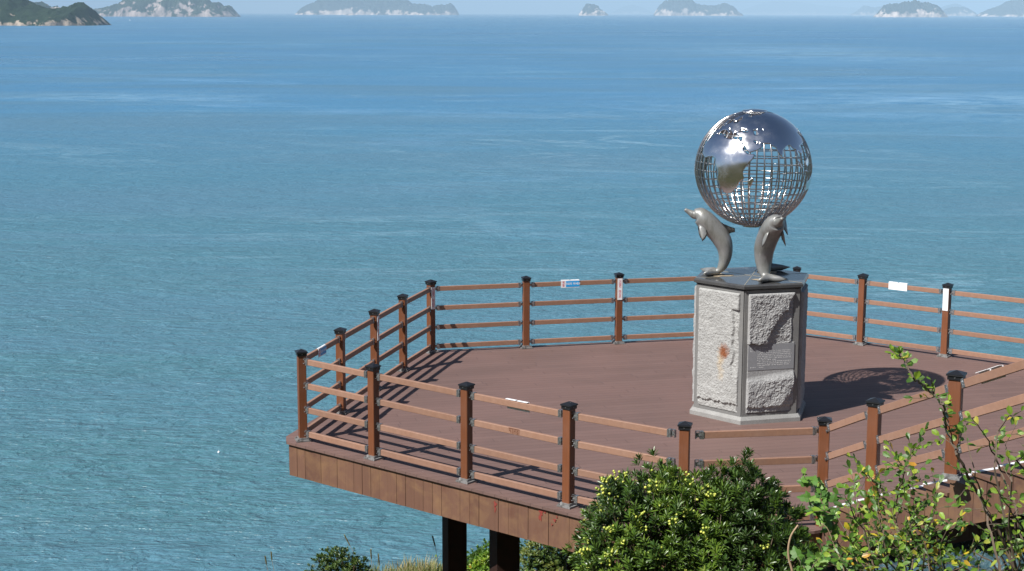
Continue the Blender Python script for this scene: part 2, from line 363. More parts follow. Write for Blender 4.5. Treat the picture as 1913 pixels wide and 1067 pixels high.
island('', 46000, [(1750, 27), (1764, 17), (1776, 13), (1790, 12), (1806, 14), (1816, 20), (1826, 27)], 29, .5, MI_far, G, .1, 8)
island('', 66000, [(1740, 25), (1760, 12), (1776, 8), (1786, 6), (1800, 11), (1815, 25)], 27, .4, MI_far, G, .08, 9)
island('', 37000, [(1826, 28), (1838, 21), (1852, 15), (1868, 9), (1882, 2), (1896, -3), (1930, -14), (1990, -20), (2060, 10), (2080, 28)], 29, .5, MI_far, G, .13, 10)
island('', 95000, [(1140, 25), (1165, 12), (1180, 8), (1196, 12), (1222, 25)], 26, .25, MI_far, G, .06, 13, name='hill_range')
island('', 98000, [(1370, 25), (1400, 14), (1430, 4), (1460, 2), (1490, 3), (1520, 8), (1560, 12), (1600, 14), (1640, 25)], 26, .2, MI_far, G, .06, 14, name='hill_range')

# boat and buoy
b0 = at(243, 38, 9600); bt = empty('boat', (b0.x, b0.y, SEA), 'tiny white fishing boat on the far water before the second island', 'boat')
h_ = MB(); prof = [(-6, 1.2), (-5.4, 1.8), (2, 1.9), (5, 1.2), (7, 0)]
h_.add([(x, y, 2.0) for x, y in prof]+[(x, -y, 2.0) for x, y in reversed(prof)]+[(x*.85, y*.6, -.4) for x, y in prof]+[(x*.85, -y*.6, -.4) for x, y in reversed(prof)],
       [tuple(range(10)), tuple(range(19, 9, -1))]+[(i, 10+i, 10+(i+1)%10, (i+1)%10) for i in range(10)])
h_.build('hull', M_WHITE, bt); k_ = MB(); k_.box((-2, 0, 3.3), (4, 2.4, 2.6)); k_.box((-2, 0, 4.7), (4.6, 2.8, .2)); k_.build('cabin', M_WHITE, bt)
b0 = at(408, 823, 181); bu = MB()
vs = []; fs = []
for i in range(9):
    a = -math.pi/2+math.pi*i/8
    for j in range(12): vs.append((.14*math.cos(a)*math.cos(j*math.pi/6), .14*math.cos(a)*math.sin(j*math.pi/6), .14*math.sin(a)))
for i in range(8):
    for j in range(12): fs.append((i*12+j, i*12+(j+1)%12, (i+1)*12+(j+1)%12, (i+1)*12+j))
bu.add(vs, fs); bu.tube([(0, 0, .12), (0, 0, .2)], .03, 8)
tag(bu.build('buoy', M_WHITE, smooth=True, loc=(b0.x, b0.y, SEA+.1)), 'small white float on the water left of the deck', 'buoy')

# ------------------------------------------------------------------ hillside
def ground_z(x, y):
    if y < 0: z = 4.0 - .42*y*(1 if y > -70 else 70/abs(y))
    elif y < 18: z = 4.0-.38*y
    elif y < 28: z = -2.84-.165*(y-18)
    else: z = -4.49-(y-28)*1.15
    z += 1.74*sstep(1.3, 3.2, x)*(1-.25*sstep(13.7, 15.6, y)-.75*sstep(17, 27, y))*sstep(9, 12.6, y)
    if y > 14.6:                 # the knoll under the right half of the deck
        zr = -.78-.13*(max(y, 16)-16) if y < 27 else -2.2-(y-27)*1.1
        z += sstep(1.0, 3.4, x)*sstep(14.6, 16.2, y)*max(0, zr-z)
    z -= .35*sstep(-.5, -6, x)*(y > 0)
    z -= .9*sstep(-2.2, -14, x)*sstep(2, 12, y)
    n_ = fbm((x*.35, y*.35, 1), 4)*(.18 if y < 15 or y > 27 else .1)
    if y < -3: n_ += (abs(fbm((x*.12, y*.12, 4), 5))*4.5)*sstep(-3, -14, y)
    return max(z+n_, SEA-3)
gm = MB()
xs_ = [-260+12*i for i in range(18)]+[-44+4*i for i in range(8)]+[-12+.4*i for i in range(76)]+[18.4+4*i for i in range(8)]+[54+12*i for i in range(18)]
ys_ = [-130+7*i for i in range(14)]+[-32+1.6*i for i in range(18)]+[-3.2+.4*i for i in range(80)]+[28.8+2.2*i for i in range(20)]
vs = [(x, y, ground_z(x, y)) for y in ys_ for x in xs_]; nx = len(xs_)
gm.add(vs, [(j*nx+i, j*nx+i+1, (j+1)*nx+i+1, (j+1)*nx+i) for j in range(len(ys_)-1) for i in range(nx-1)])
M_GROUND = mat('hillside_ground', (.08, .07, .04), .95, 0, .1); t = NT(M_GROUND); co = t.coord(); n = t.noise(co, .8, 7, .65); n2 = t.noise(co, 12, 5, .7)
c = t.mix(t.ramp(n, [(.4, g3(0)), (.6, g3(1))]), (.035, .055, .018), (.1, .085, .045)); c = t.mix(t.ramp(n2, [(.4, g3(0)), (.7, g3(.7))]), c, (.045, .035, .02))
t.col(c); t.nrm(t.bump(n2, .8, .06))
tag(gm.build('hillside', M_GROUND, smooth=True), kind='structure')

# ------------------------------------------------------------------ viewing deck
deck = empty('viewing_deck', (0, 0, 0), 'brown boarded viewing deck jutting out over the sea', 'deck')
POLY = [(-2.98, 20.60), (1.78, 16.60), (3.33, 16.94), (7.0, 18.80), (12.5, 21.55), (13.2, 22.1), (5.05, 28.0), (-1.46, 26.42), (-3.02, 20.86)]
def fill_poly(poly, z0, z1):
    b = MB(); b.prism(poly, z0, z1); return b
fill_poly(POLY, -.034, 0).build('deck_floor', M_DECK, deck)
def inset(poly, d):
    n = len(poly); res = []
    for i in range(n):
        p0, p1, p2 = (Vector(poly[(i-1) % n]), Vector(poly[i]), Vector(poly[(i+1) % n]))
        a = (p1-p0).normalized(); b = (p2-p1).normalized(); na = Vector((-a.y, a.x)); nb = Vector((-b.y, b.x))
        k = na+nb; k = k/(k.dot(na)); res.append(tuple(p1+k*d))
    return res
P_IN = inset(POLY, .035)
fill_poly(inset(POLY, .09), -.42, -.036).build('deck_frame', M_DARKBEAM, deck)
fas = MB(); rnd = random.Random(3)
for i in range(len(P_IN)):
    a, b = Vector(P_IN[i]), Vector(P_IN[(i+1) % len(P_IN)]); L = (b-a).length; d = (b-a)/L; nrm = Vector((-d.y, d.x)); s0 = 0.0
    while s0 < L-.01:
        wd = min(.152, L-s0); q = rnd.uniform(-.003, .003); tn = rnd.choice([.05, .15, .2, .25, .3, .35, .45, .7]) + rnd.uniform(0, .05)
        m_ = a+d*(s0+wd/2)+nrm*(.012+q)
        fas.box((m_.x, m_.y, -.252), (wd-.004, .022, .42), math.atan2(d.y, d.x), 0, tn); s0 += wd
fas.build('fascia', M_SKIRT, deck)
led = MB()
for i in range(len(P_IN)):       # board under the boards' nose
    a, b = Vector(P_IN[i]), Vector(P_IN[(i+1) % len(P_IN)]); d = (b-a).normalized(); nrm = Vector((-d.y, d.x))
    led.beam((*(a+nrm*.04), -.455), (*(b+nrm*.04), -.455), .05, .02)
led.build('edge_beam', M_DARKBEAM, deck)
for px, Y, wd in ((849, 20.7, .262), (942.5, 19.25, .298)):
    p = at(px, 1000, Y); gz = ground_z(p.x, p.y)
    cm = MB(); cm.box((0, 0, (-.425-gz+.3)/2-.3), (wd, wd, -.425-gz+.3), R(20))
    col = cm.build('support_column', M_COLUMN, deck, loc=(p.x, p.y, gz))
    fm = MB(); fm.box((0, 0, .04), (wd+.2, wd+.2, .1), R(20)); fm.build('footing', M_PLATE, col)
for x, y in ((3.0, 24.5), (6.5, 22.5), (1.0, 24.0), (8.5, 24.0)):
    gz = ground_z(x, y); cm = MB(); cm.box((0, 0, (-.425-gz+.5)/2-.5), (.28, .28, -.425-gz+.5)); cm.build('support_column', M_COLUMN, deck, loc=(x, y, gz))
# red paint drips on the fascia
def fpt(px, py):      # point of the front fascia plane
    a, b = Vector(P_IN[0]), Vector(P_IN[1]); d = (b-a).normalized(); nrm = Vector((d.y, -d.x))
    o_ = Vector((0, 0, CAM_Z)); r_ = at(px, py, 1.0)-o_; n3 = Vector((nrm.x, nrm.y, 0)); q = Vector((a.x, a.y, 0))+n3*.006
    return o_+r_*((q-o_).dot(n3)/r_.dot(n3)), d
for (px, py, sx, sz) in ((925, 942, .022, .035), (925, 951, .012, .04), (1011, 957, .03, .035), (1009, 966, .02, .045), (1018, 956, .02, .02), (1036, 972, .02, .018), (1031, 980, .012, .012), (1040, 966, .008, .016)):
    p, d = fpt(px, py); sm = MB(); ring = []
    for k in range(14):
        a = 2*math.pi*k/14; rr = 1+.35*math.sin(3*a+px)+.15*math.sin(5*a)
        ring.append((d.x*sx*rr*math.cos(a), d.y*sx*rr*math.cos(a), sz*rr*math.sin(a)))
    sm.add(ring, [tuple(range(14))]); sm.build('paint_stain', M_RED, deck, loc=p)

# ------------------------------------------------------------------ railings
def post_mesh(h, w_=.108):
    b = MB(); ch = .006; q = w_/2
    ring = [(-q+ch, -q), (q-ch, -q), (q, -q+ch), (q, q-ch), (q-ch, q), (-q+ch, q), (-q, q-ch), (-q, -q+ch)]
    b.prism(ring, .0, h-.075); return b.mesh('post', M_POST)
def cap_mesh():
    b = MB(); q = .064
    sq = [(-q, -q), (q, -q), (q, q), (-q, q)]; sq2 = [(x*1.16, y*1.16) for x, y in sq]
    b.prism(sq, -.085, -.045); b.prism(sq2, -.045, -.03, scale_top=.97, ctr=(0, 0)); b.prism(sq2, -.0298, 0.0, scale_top=.08, ctr=(0, 0))
    return b.mesh('post_cap', M_CAP)
def plate_mesh():
    b = MB(); q = .095; b.prism([(-q, -q), (q, -q), (q, q), (-q, q)], .002, .022); q = .068
    b.prism([(-q, -q), (q, -q), (q, q), (-q, q)], .022, .05); 
    for x in (-.078, .078):
        for y in (-.078, .078): b.tube([(x, y, .02), (x, y, .04)], .008, 6)
    return b.mesh('base_plate', M_PLATE)
def screw_mesh():
    b = MB(); 
    b.tube([(-.068, 0, -.063), (.068, 0, -.063)], .006, 6); b.tube([(0, -.068, -.063), (0, .068, -.063)], .006, 6)
    return b.mesh('screw', M_STEEL)
def bracket_mesh():      # U shoe round the rail's end with its hinge plate and bolts, x runs away from the post
    b = MB()
    b.box((.016, 0, 0), (.004, .046, .084)); b.box((.036, .0255, 0), (.044, .004, .086)); b.box((.036, -.0255, 0), (.044, .004, .086)); b.box((.034, 0, .0425), (.04, .05, .003)); 
    b.box((-.008, 0, .0), (.044, .008, .05)); b.box((-.032, 0, 0), (.005, .04, .085))
    for z in (-.026, .026):
        b.tube([(-.028, -.012, z), (-.018, -.012, z)], .0065, 6); b.tube([(.034, -.03, z*.6), (.034, .03, z*.6)], .006, 6)
    b.tube([(-.006, -.014, 0), (-.006, .014, 0)], .008, 8); b.box((-.012, 0, .045), (.03, .03, .006))
    return b.mesh('bracket', M_STEEL)
POSTM = {}; CAPM = cap_mesh(); PLM = plate_mesh(); SCM = screw_mesh(); BRM = bracket_mesh()
def add_post(fence, x, y, z, rot, h, plate=True, w_=.108):
    k = (round(h, 3), w_)
    if k not in POSTM: POSTM[k] = post_mesh(h, w_)
    p = link('post', POSTM[k], fence, (x, y, z), rot)
    c_ = link('post_cap', CAPM, p, (0, 0, h)); s2 = link('screw', SCM, p, (0, 0, h))
    if w_ != .108:
        s_f = w_/.108; c_.scale = (s_f, s_f, 1); s2.scale = (s_f, s_f, 1)
    if plate: link('base_plate', PLM, p)
    return p
def add_bay(fence, a, b, zs, ga=.1, gb=.1, hw=.075):
    """rails between two posts; a, b = (x, y, z of the post foot)"""
    A, B = Vector(a), Vector(b); fl = Vector((B.x-A.x, B.y-A.y, 0)); L = fl.length; d = fl/L; rz = math.atan2(d.y, d.x)
    pitch = math.atan2(B.z-A.z, L); rr = []
    for z in zs:
        za, zb = (z if isinstance(z, tuple) else (z, z))
        p = A+d*ga+Vector((0, 0, za+(B.z-A.z+zb-za)*ga/L)); q = B-d*gb+Vector((0, 0, zb-(B.z-A.z+zb-za)*gb/L))
        pit = math.atan2(q.z-p.z, (q-p).xy.length)
        m_ = MB(); m_.beam((0, 0, 0), q-p, .043, hw, ch=.004); rr.append(m_.build('rail', M_RAIL, fence, loc=p))
        for pt, ang, pc in ((p, rz, pit), (q, rz+math.pi, -pit)):
            br = link('bracket', BRM, fence, pt-Vector((math.cos(ang), math.sin(ang), 0))*.018); br.rotation_euler = (0, -pc, ang)
    return rr
ZS = [.105, .43, .755, 1.08]
P = [(-2.767, 20.658), (-1.750, 19.80), (-.542, 18.79), (.655, 17.815), (1.882, 16.926)]
Lp = [(-2.412, 22.14), (-2.055, 23.58), (-1.72, 24.90)]
Q = [(-1.347, 26.27), (.238, 26.68), (1.83, 27.08), (3.42, 27.45)]
Rr = [(4.995, 27.80), (5.99, 27.04), (7.18, 26.09), (8.38, 25.13), (9.6, 24.15)]
S0 = (3.44, 17.155)
z3 = lambda p, z=0: (p[0], p[1], z)
fA = empty('railing', z3(P[0]), 'brown four-bar railing along the near left edge of the deck, behind the bush', 'railing', 'deck railings')
fA.location = (0, 0, 0)
for i, p in enumerate(P): add_post(fA, p[0], p[1], 0, R([18, -40, -40, -40, -14][i]), 1.24)
FRONT = []
for i in range(4): FRONT.append(add_bay(fA, z3(P[i]), z3(P[i+1]), ZS, .1, .17 if i == 3 else .1))
add_bay(fA, z3(P[4]), z3(S0), ZS, .17, .1)
fB = empty('railing', (0, 0, 0), 'short brown railing on the deck side facing left, its inner faces in shade', 'railing', 'deck railings')
for p in Lp: add_post(fB, p[0], p[1], 0, R(76.3), 1.24)
lp = [P[0]]+Lp+[Q[0]]
for a, b in zip(lp, lp[1:]): add_bay(fB, z3(a), z3(b), ZS)
fC = empty('railing', (0, 0, 0), 'brown railing at the back of the deck that passes behind the stone pedestal', 'railing', 'deck railings')
for i, p in enumerate(Q): add_post(fC, p[0], p[1], 0, R(44 if i == 0 else 13.5), 1.24)
add_post(fC, Rr[0][0], Rr[0][1], 0, R(-12), 1.24)
qp = Q+[Rr[0]]
for a, b in zip(qp, qp[1:]): add_bay(fC, z3(a), z3(b), ZS)
fD = empty('railing', (0, 0, 0), 'brown sunlit railing on the right of the pedestal against the sea', 'railing', 'deck railings')
for p in Rr[1:]: add_post(fD, p[0], p[1], 0, R(-38.5), 1.24)
for a, b in zip(Rr, Rr[1:]): add_bay(fD, z3(a), z3(b), ZS)

# ------------------------------------------------------------------ stairs
ST = Vector((.4545, -.8907, 0)).normalized(); SN = Vector((-ST.y, ST.x, 0)); A1 = Vector((3.408, 17.063, .2)); RUN = .3365; RISE = .15
stairs = empty('staircase', A1, 'brown boarded stair climbing from the deck towards the viewer, white strips on its step edges', 'stairs')
stairs.location = (0, 0, 0); NST = 20; SW = 3.1
cut = MB(); rnd = random.Random(5)
for k in range(NST):
    a = A1+ST*RUN*k+Vector((0, 0, RISE*k)); rz = math.atan2(ST.y, ST.x)
    def bx(b, s0, s1, n0, n1, z0, z1, tint=0):
        b.hexa([a+ST*s+SN*n_+Vector((0, 0, z)) for z in (z0, z1) for s, n_ in ((s0, n0), (s1, n0), (s1, n1), (s0, n1))], 0, tint)
    b = MB(); bx(b, -.012, RUN-.003, -.035, SW, -.034, 0); tr = b.build('tread', M_DECK if False else M_SKIRT2, stairs)
    b = MB(); bx(b, -.016, .03, -.036, SW, .0015, .008); bx(b, -.020, -.0145, -.036, SW, -.026, .008); b.build('nosing_strip', M_WHITE, tr)
    b = MB(); bx(b, .004, .022, .01, SW, -RISE-.002, -.036); b.build('riser', M_SKIRT2, tr)
    for q in range(2):                            # cladding boards on the open side, cut along the rake below
        s0, s1 = q*RUN/2+.002, (q+1)*RUN/2-.002; off = rnd.uniform(-.003, .003)
        zb0 = -.52+RISE*s0/RUN; zb1 = -.52+RISE*s1/RUN
        pts = [a+ST*s+SN*n_+Vector((0, 0, z)) for (s, n_, z) in ((s0, -.012+off, zb0), (s1, -.012+off, zb1), (s1, .012, zb1), (s0, .012, zb0), (s0, -.012+off, -.038), (s1, -.012+off, -.038), (s1, .012, -.038), (s0, .012, -.038))]
        cut.hexa(pts, 0, rnd.random())
cut.build('side_cladding', M_SKIRT2, stairs)
b = MB(); e_ = A1+ST*RUN*NST+Vector((0, 0, RISE*NST))
for n_ in (.05, SW-.1):
    b.beam(A1+SN*n_+Vector((0, 0, -.40)), e_+SN*n_+Vector((0, 0, -.40)), .05, .24)
b.build('stringer', M_DARKBEAM, stairs)
fE = empty('railing', (0, 0, 0), 'sloping three-bar railing climbing beside the stair at the right', 'railing', 'deck railings')
S1 = (3.79, 16.30, .60); S2 = (4.25, 14.985, 1.19); S3 = (4.86, 13.79, 1.79)
add_post(fE, S0[0], S0[1], 0, R(-8), 1.24, False, .116)
add_post(fE, S1[0], S1[1], S1[2]-.12, R(-63+30), 1.18, False, .116)
add_post(fE, *S2, R(-63+36), 1.06, True, .122); add_post(fE, *S3, R(-63+25), 1.06, True, .122)
add_bay(fE, z3(S0), (S1[0], S1[1], 0), [(1.085, 1.505), (.765, 1.185), (.445, .865)], .1, .1, .08)
add_bay(fE, S1, S2, [.905, .585, .265], .1, .1, .085)
STOP = add_bay(fE, S2, S3, [.9, .58, .26], .1, .1, .09)

# ------------------------------------------------------------------ signs
def text_mesh(txt, size, material, vertical=False):
    cu_ = bpy.data.curves.new('t', 'FONT'); cu_.body = '\n'.join(txt) if vertical else txt; cu_.size = size; cu_.align_x = 'CENTER'; cu_.align_y = 'CENTER'
    cu_.offset = size*.02
    if vertical: cu_.space_line = .8
    o = bpy.data.objects.new('t', cu_); C.objects.link(o); bpy.context.view_layer.update()
    me = bpy.data.meshes.new_from_object(o.evaluated_get(bpy.context.evaluated_depsgraph_get()))
    bpy.data.objects.remove(o); me.materials.clear(); me.materials.append(material); return me
M_BLUE = mat('sign_blue', (.02, .33, .72), .4); M_SRED = mat('sign_red', (.6, .08, .12), .45); M_LET = mat('sign_white', (.85, .85, .85), .4)
M_SIGN = mat('sign_board', (.74, .74, .76), .3)
def place_text(name, txt, size, material, parent, x, z, y=-.0085, vertical=False, sx=1.0):
    me = text_mesh(txt, size, material, vertical); o = link(name, me, parent, (x, y, z)); o.rotation_euler = (R(90), 0, 0); o.scale = (sx, 1, 1); return o
def sign(loc, face, w_, h, label, kind, blank=False, fold=0.0, pitch=0.0):
    """board facing direction `face` (radians); local -y is its front"""
    s = empty('sign', loc, label, 'sign', 'notices on the railings', face+math.pi/2); s.rotation_euler.y = -pitch
    b = MB(); b.box((0, -.004, 0), (w_, .006, h)); b.build('board', M_SIGN, s)
    if fold:
        b = MB(); b.box((-w_*.26, fold/2+.0005, h/2+.002), (w_*.46, fold, .004)); b.box((w_*.26, fold/2+.0005, h/2+.002), (w_*.46, fold, .004)); b.build('clamp_tab', M_WHITE, s)
    if kind == 'rail' and not blank:
        b = MB(); b.box((w_*.125, -.0083, 0), (w_*.73, .002, h*.80)); b.build('blue_panel', M_BLUE, s)
        place_text('lettering', '기대지 마세요', h*.36, M_LET, s, w_*.12, 0, -.0098, sx=1.08)
        place_text('warning_lettering', '위\n험', h*.40, M_SRED, s, -w_*.37, 0, -.0078, sx=.9)
    if kind == 'post' and not blank:
        place_text('lettering', '기대지 마시오', w_*.62, M_SRED, s, 0, 0, -.0078, True)
    return s
def along(a, b, k, off, z):
    a = Vector(a); b = Vector(b); d = (b-a).normalized(); n_ = Vector((d.y, -d.x)); p = a+(b-a)*k+n_*off; return Vector((p.x, p.y, z)), math.atan2(n_.y, n_.x)
p, f_ = along(Q[1], Q[2], .467, .0225, 1.075); sign(p, f_, .325, .125, 'blue and white warning notice on the top bar of the back railing', 'rail', fold=.04)
p, f_ = along(P[0], Lp[0], .47, .0225, 1.065); sign(p, f_, .30, .12, 'shaded blue notice on the top bar of the left railing beside the corner post', 'rail', fold=.02)
p, f_ = along(Rr[1], Rr[2], .43, .0225, 1.085); sign(p, f_, .335, .125, 'glaring white notice on the top bar of the right railing', 'rail', True, fold=.04)
p, f_ = along(P[2], P[3], .505, -.0225, 1.066); sign(p, f_+math.pi, .335, .12, 'notice seen from behind on the near railing, only its white clamp tabs showing', 'rail', False, fold=.04)
d_ = Vector(S3)-Vector(S2); k_ = .33; p = Vector(S2)+d_*k_+Vector((0, 0, .905)); f_ = math.atan2(d_.x, -d_.y)
sign(p+Vector((math.cos(f_), math.sin(f_), 0))*.0225, f_, .33, .11, 'notice over the top bar of the stair railing, white tabs showing', 'rail', False, fold=.045, pitch=-math.atan2(d_.z, d_.xy.length))
def post_sign(pt, face_deg, z, label, blank=False, h=.37, w_=.085):
    a = R(face_deg); sign(Vector((pt[0]+math.cos(a)*.0555, pt[1]+math.sin(a)*.0555, z)), a, w_, h, label, 'post', blank)
post_sign(Q[2], 13.5-90, .955, 'upright white notice with red letters on the back railing post nearest the pedestal')
post_sign(Q[0], 44-90, .93, 'upright notice in shade on the far left corner post of the back railing')
post_sign(Lp[1], 76.3-90, .95, 'narrow upright notice on the middle post of the shaded left railing')
post_sign(Rr[2], -38.5-90, .965, 'plain white upright notice on the second railing post right of the pedestal', True, w_=.095)
post_sign(Rr[0], -12-90, .93, 'upright white notice on the corner post just showing over the pedestal slab')
# burnt letters on the second bar of the near railing
d = (Vector(P[3])-Vector(P[2])).normalized(); n_ = Vector((d.y, -d.x)); gl = MB()
cx = Vector(P[2])+(Vector(P[3])-Vector(P[2]))*.487
def stroke(u0, z0, u1, z1, t_=.008):
    a_ = cx-n_*-.0222+d*u0; b_ = cx-n_*-.0222+d*u1; A_ = Vector((a_.x, a_.y, .757+z0)); B_ = Vector((b_.x, b_.y, .757+z1))
    dd = (B_-A_).normalized(); nn = Vector((n_.x, n_.y, 0)); sd_ = dd.cross(nn)*t_/2
    gl.add([A_-sd_+nn*.001, B_-sd_+nn*.001, B_+sd_+nn*.001, A_+sd_+nn*.001], [(0, 1, 2, 3)])
for s_ in ((-.08, .031, .085, .031), (-.07, .03, -.066, -.002), (-.066, -.002, -.046, -.006), (-.046, .03, -.044, -.03), (-.022, .03, -.02, -.03), (.002, .03, .0, -.028), (.0, .004, .022, .004), (.022, .03, .02, -.03),
           (.04, .022, .06, -.004), (.06, .022, .04, -.006), (.04, -.008, .06, -.03), (.062, -.008, .042, -.03), (.078, .03, .076, -.03)): stroke(*s_, t_=.009)
gl.build('scorched_letters', mat('scorch_brown', (.13, .045, .02), .8), fA)

# ------------------------------------------------------------------ pedestal
CX, CY = 3.39, 22.40; SLABZ = 1.952
ped = empty('stone_pedestal', (CX, CY, 0), 'six-sided grey granite pedestal with rough panels, an inscription and a rust stain', 'pedestal')
def hexa(Rad, rot=-105): return [(Rad*math.cos(R(rot+60*k)), Rad*math.sin(R(rot+60*k))) for k in range(6)]
b = MB(); b.prism(hexa(.895), .0, .055); b.prism(hexa(.895), .0555, .10, scale_top=.955, ctr=(0, 0)); b.build('plinth', M_PLINTH, ped)
b = MB(); b.prism(hexa(.80), .1005, 1.875); b.build('core', M_FRAME, ped)
b = MB()
for k in range(6):                      # corner strips
    a = R(-105+60*k); x, y = .818*math.cos(a), .818*math.sin(a)
    for sgn in (-1, 1):
        t_ = a+sgn*R(120); b.box((x+.045*math.cos(t_), y+.045*math.sin(t_), .985), (.085, .03, 1.765), t_)
    fa = a+R(30)                        # rails above and below each panel
    for z, hh in ((1.85, .04), (.12, .035)):
        b.box((.711*math.cos(fa), .711*math.sin(fa), z), (.022, .66, hh), fa)
b.build('frame', M_FRAME, ped)
b = MB(); b.prism(hexa(.83), 1.8755, 1.895, scale_top=1.035, ctr=(0, 0)); b.prism(hexa(.875), 1.8952, 1.93); b.prism(hexa(.875), 1.9302, SLABZ, scale_top=.972, ctr=(0, 0)); b.build('top_slab', M_SLAB, ped)
b = MB()
for k in range(6):
    a = R(-105+60*k); b.beam((0.02*math.cos(a), .02*math.sin(a), SLABZ+.0008), (.852*math.cos(a), .852*math.sin(a), SLABZ+.0008), .007, .0022)
b.build('slab_joint', mat('grout', (.3, .27, .2), .9), ped)
b = MB()
for az in (178, -75, 53):
    ring = []
    for q in range(16):
        a = 2*math.pi*q/16; rr = .12+.03*math.sin(3*a+az)+.02*math.sin(5*a)
        ring.append((.42*math.cos(R(az))+rr*math.cos(a)*1.2, .42*math.sin(R(az))+rr*math.sin(a), SLABZ+.003))
    b.add(ring, [tuple(range(16))])
b.build('mortar_patch', mat('mortar', (.32, .26, .18), .9), ped)
PW, PH, PZ = .715, 1.685, .14
def panel(k, fn, material, nu=72, nv=170):
    fa = R(-105+60*k+30); vs = []; fs = []
    for j in range(nv+1):
        for i in range(nu+1):
            u, v = i/nu, j/nv; e = min(u, 1-u, v*PH/PW, (1-v)*PH/PW); x = (u-.5)*PW; z = v*PH
            d = fn(u, v)*min(1, e/.02+.15)
            vs.append((x, -(.015+d), z))
    for j in range(nv):
        for i in range(nu):
            a = j*(nu+1)+i; fs.append((a, a+1, a+nu+2, a+nu+1))
    # sides
    n0 = len(vs); bd = [i for i in range(nu+1)]+[(j*(nu+1)+nu) for j in range(1, nv+1)]+[nv*(nu+1)+i for i in range(nu-1, -1, -1)]+[j*(nu+1) for j in range(nv-1, 0, -1)]
    for q in bd: vs.append((vs[q][0], .01, vs[q][2]))
    for q in range(len(bd)):
        q2 = (q+1) % len(bd); fs.append((bd[q2], bd[q], n0+q, n0+q2))
    b = MB(); b.add(vs, fs); ap = .80*math.cos(R(30))
    o = b.build('stone_panel', material, ped, loc=(ap*math.cos(fa), ap*math.sin(fa), PZ), rz=fa+math.pi/2); return o
def rgh(u, v, sd_, amp=1.0):
    x, z = u*PW, v*PH
    big = fbm((x*4.5, z*4.5, sd_), 5, .55); chip = abs(fbm((x*13, z*16+sd_, sd_*2), 4, .5)); fine = fbm((x*45, z*45, sd_), 3, .6)
    return amp*(.010*big+.009*chip+.0036*fine)
def f_left(u, v):
    d = .045+rgh(u, v, 3.3, .75)
    edge = .84+.03*fbm((v*9, 1, 2), 3); d -= .03*sstep(edge, edge+.04, u)*sstep(.2, .45, v) if v < .86 else 0
    bl = .05+.03*abs(fbm((u*6, 4, 2), 3)); d -= .03*(1-sstep(bl, bl+.02, v)); return max(.004, d)
def f_ins(u, v):
    wob = .02*fbm((u*7, v*7, 5), 3)
    if v > .585+wob*.6:
        d = .062+rgh(u, v, 8.1, 1.1)
        line = .64+(u-.42)*.62+wob*2      # broken-off wedge to the right
        d -= .04*sstep(-.01, .015, line-v)*sstep(.38, .46, u)
        d -= .035*sstep(.90+wob, .97+wob, u)
        d -= .02*(1-sstep(.585+wob, .60+wob, v))*0
    elif v > .33+.05*(u-.5)+wob*.3:
        d = .022+.0008*fbm((u*30, v*30, 2), 2)
    else:
        top = .33+.05*(u-.5); k = min(1, (top-v)/.07)
        d = .022+.035*sstep(0, 1, k)+rgh(u, v, 5.7, 1.0)*k
        d -= .035*sstep(0, .06, (u-.62)*.55-(v-.02)+wob*1.5)*sstep(.6, .7, u)
        bl = .035+.03*abs(fbm((u*7, 9, 2), 3)); d -= .03*(1-sstep(bl, bl+.02, v))
    return max(.004, d)
panel(5, f_left, M_RUST)            # faces the sun
pi = panel(0, f_ins, M_STONE)       # inscription side
for k in (1, 2, 3, 4): panel(k, lambda u, v, k=k: max(.004, .05+rgh(u, v, 11+k*3, .9)), M_STONE, 36, 84)
b = MB(); b.box((0, 0, 0), (PW-.03, .003, .36)); plq = b.build('plaque', M_STONE2, pi, loc=(0, -.0395, .79))
# inscription: tiny engraved characters, row by row
b = MB(); rnd = random.Random(11)
rows = [(.055, [(.07, .19), (.25, .43)]), (.095, [(.07, .19), (.25, .37)]), (.135, [(.07, .19), (.25, .9)]), (.175, [(.21, .91)]), (.215, [(.21, .92)]), (.255, [(.21, .91)]), (.295, [(.21, .92)]), (.335, [(.21, .6)]),
        (.375, [(.25, .91)]), (.415, [(.21, .92)]), (.455, [(.21, .88)]), (.50, [(.07, .19), (.25, .35)])]
for r0, spans in rows:
    z0 = .17-r0*.62
    for a0, a1 in spans:
        u = a0
        while u < a1:
            if rnd.random() < .16: u += .012; continue
            x = (u-.5)*PW; hh = .0135; ww = .0125; y = -.0022
            for _ in range(3):
                if rnd.random() < .5: b.box((x+rnd.uniform(-.002, .002), y, z0+rnd.choice((-.004, 0, .004))), (ww*rnd.uniform(.5, .9), .001, .0028))
                else: b.box((x+rnd.choice((-.004, 0, .004)), y-.0003, z0), (.0026, .001, hh*rnd.uniform(.6, 1)))
            u += .0245
b.build('inscription', M_GLYPH, plq)

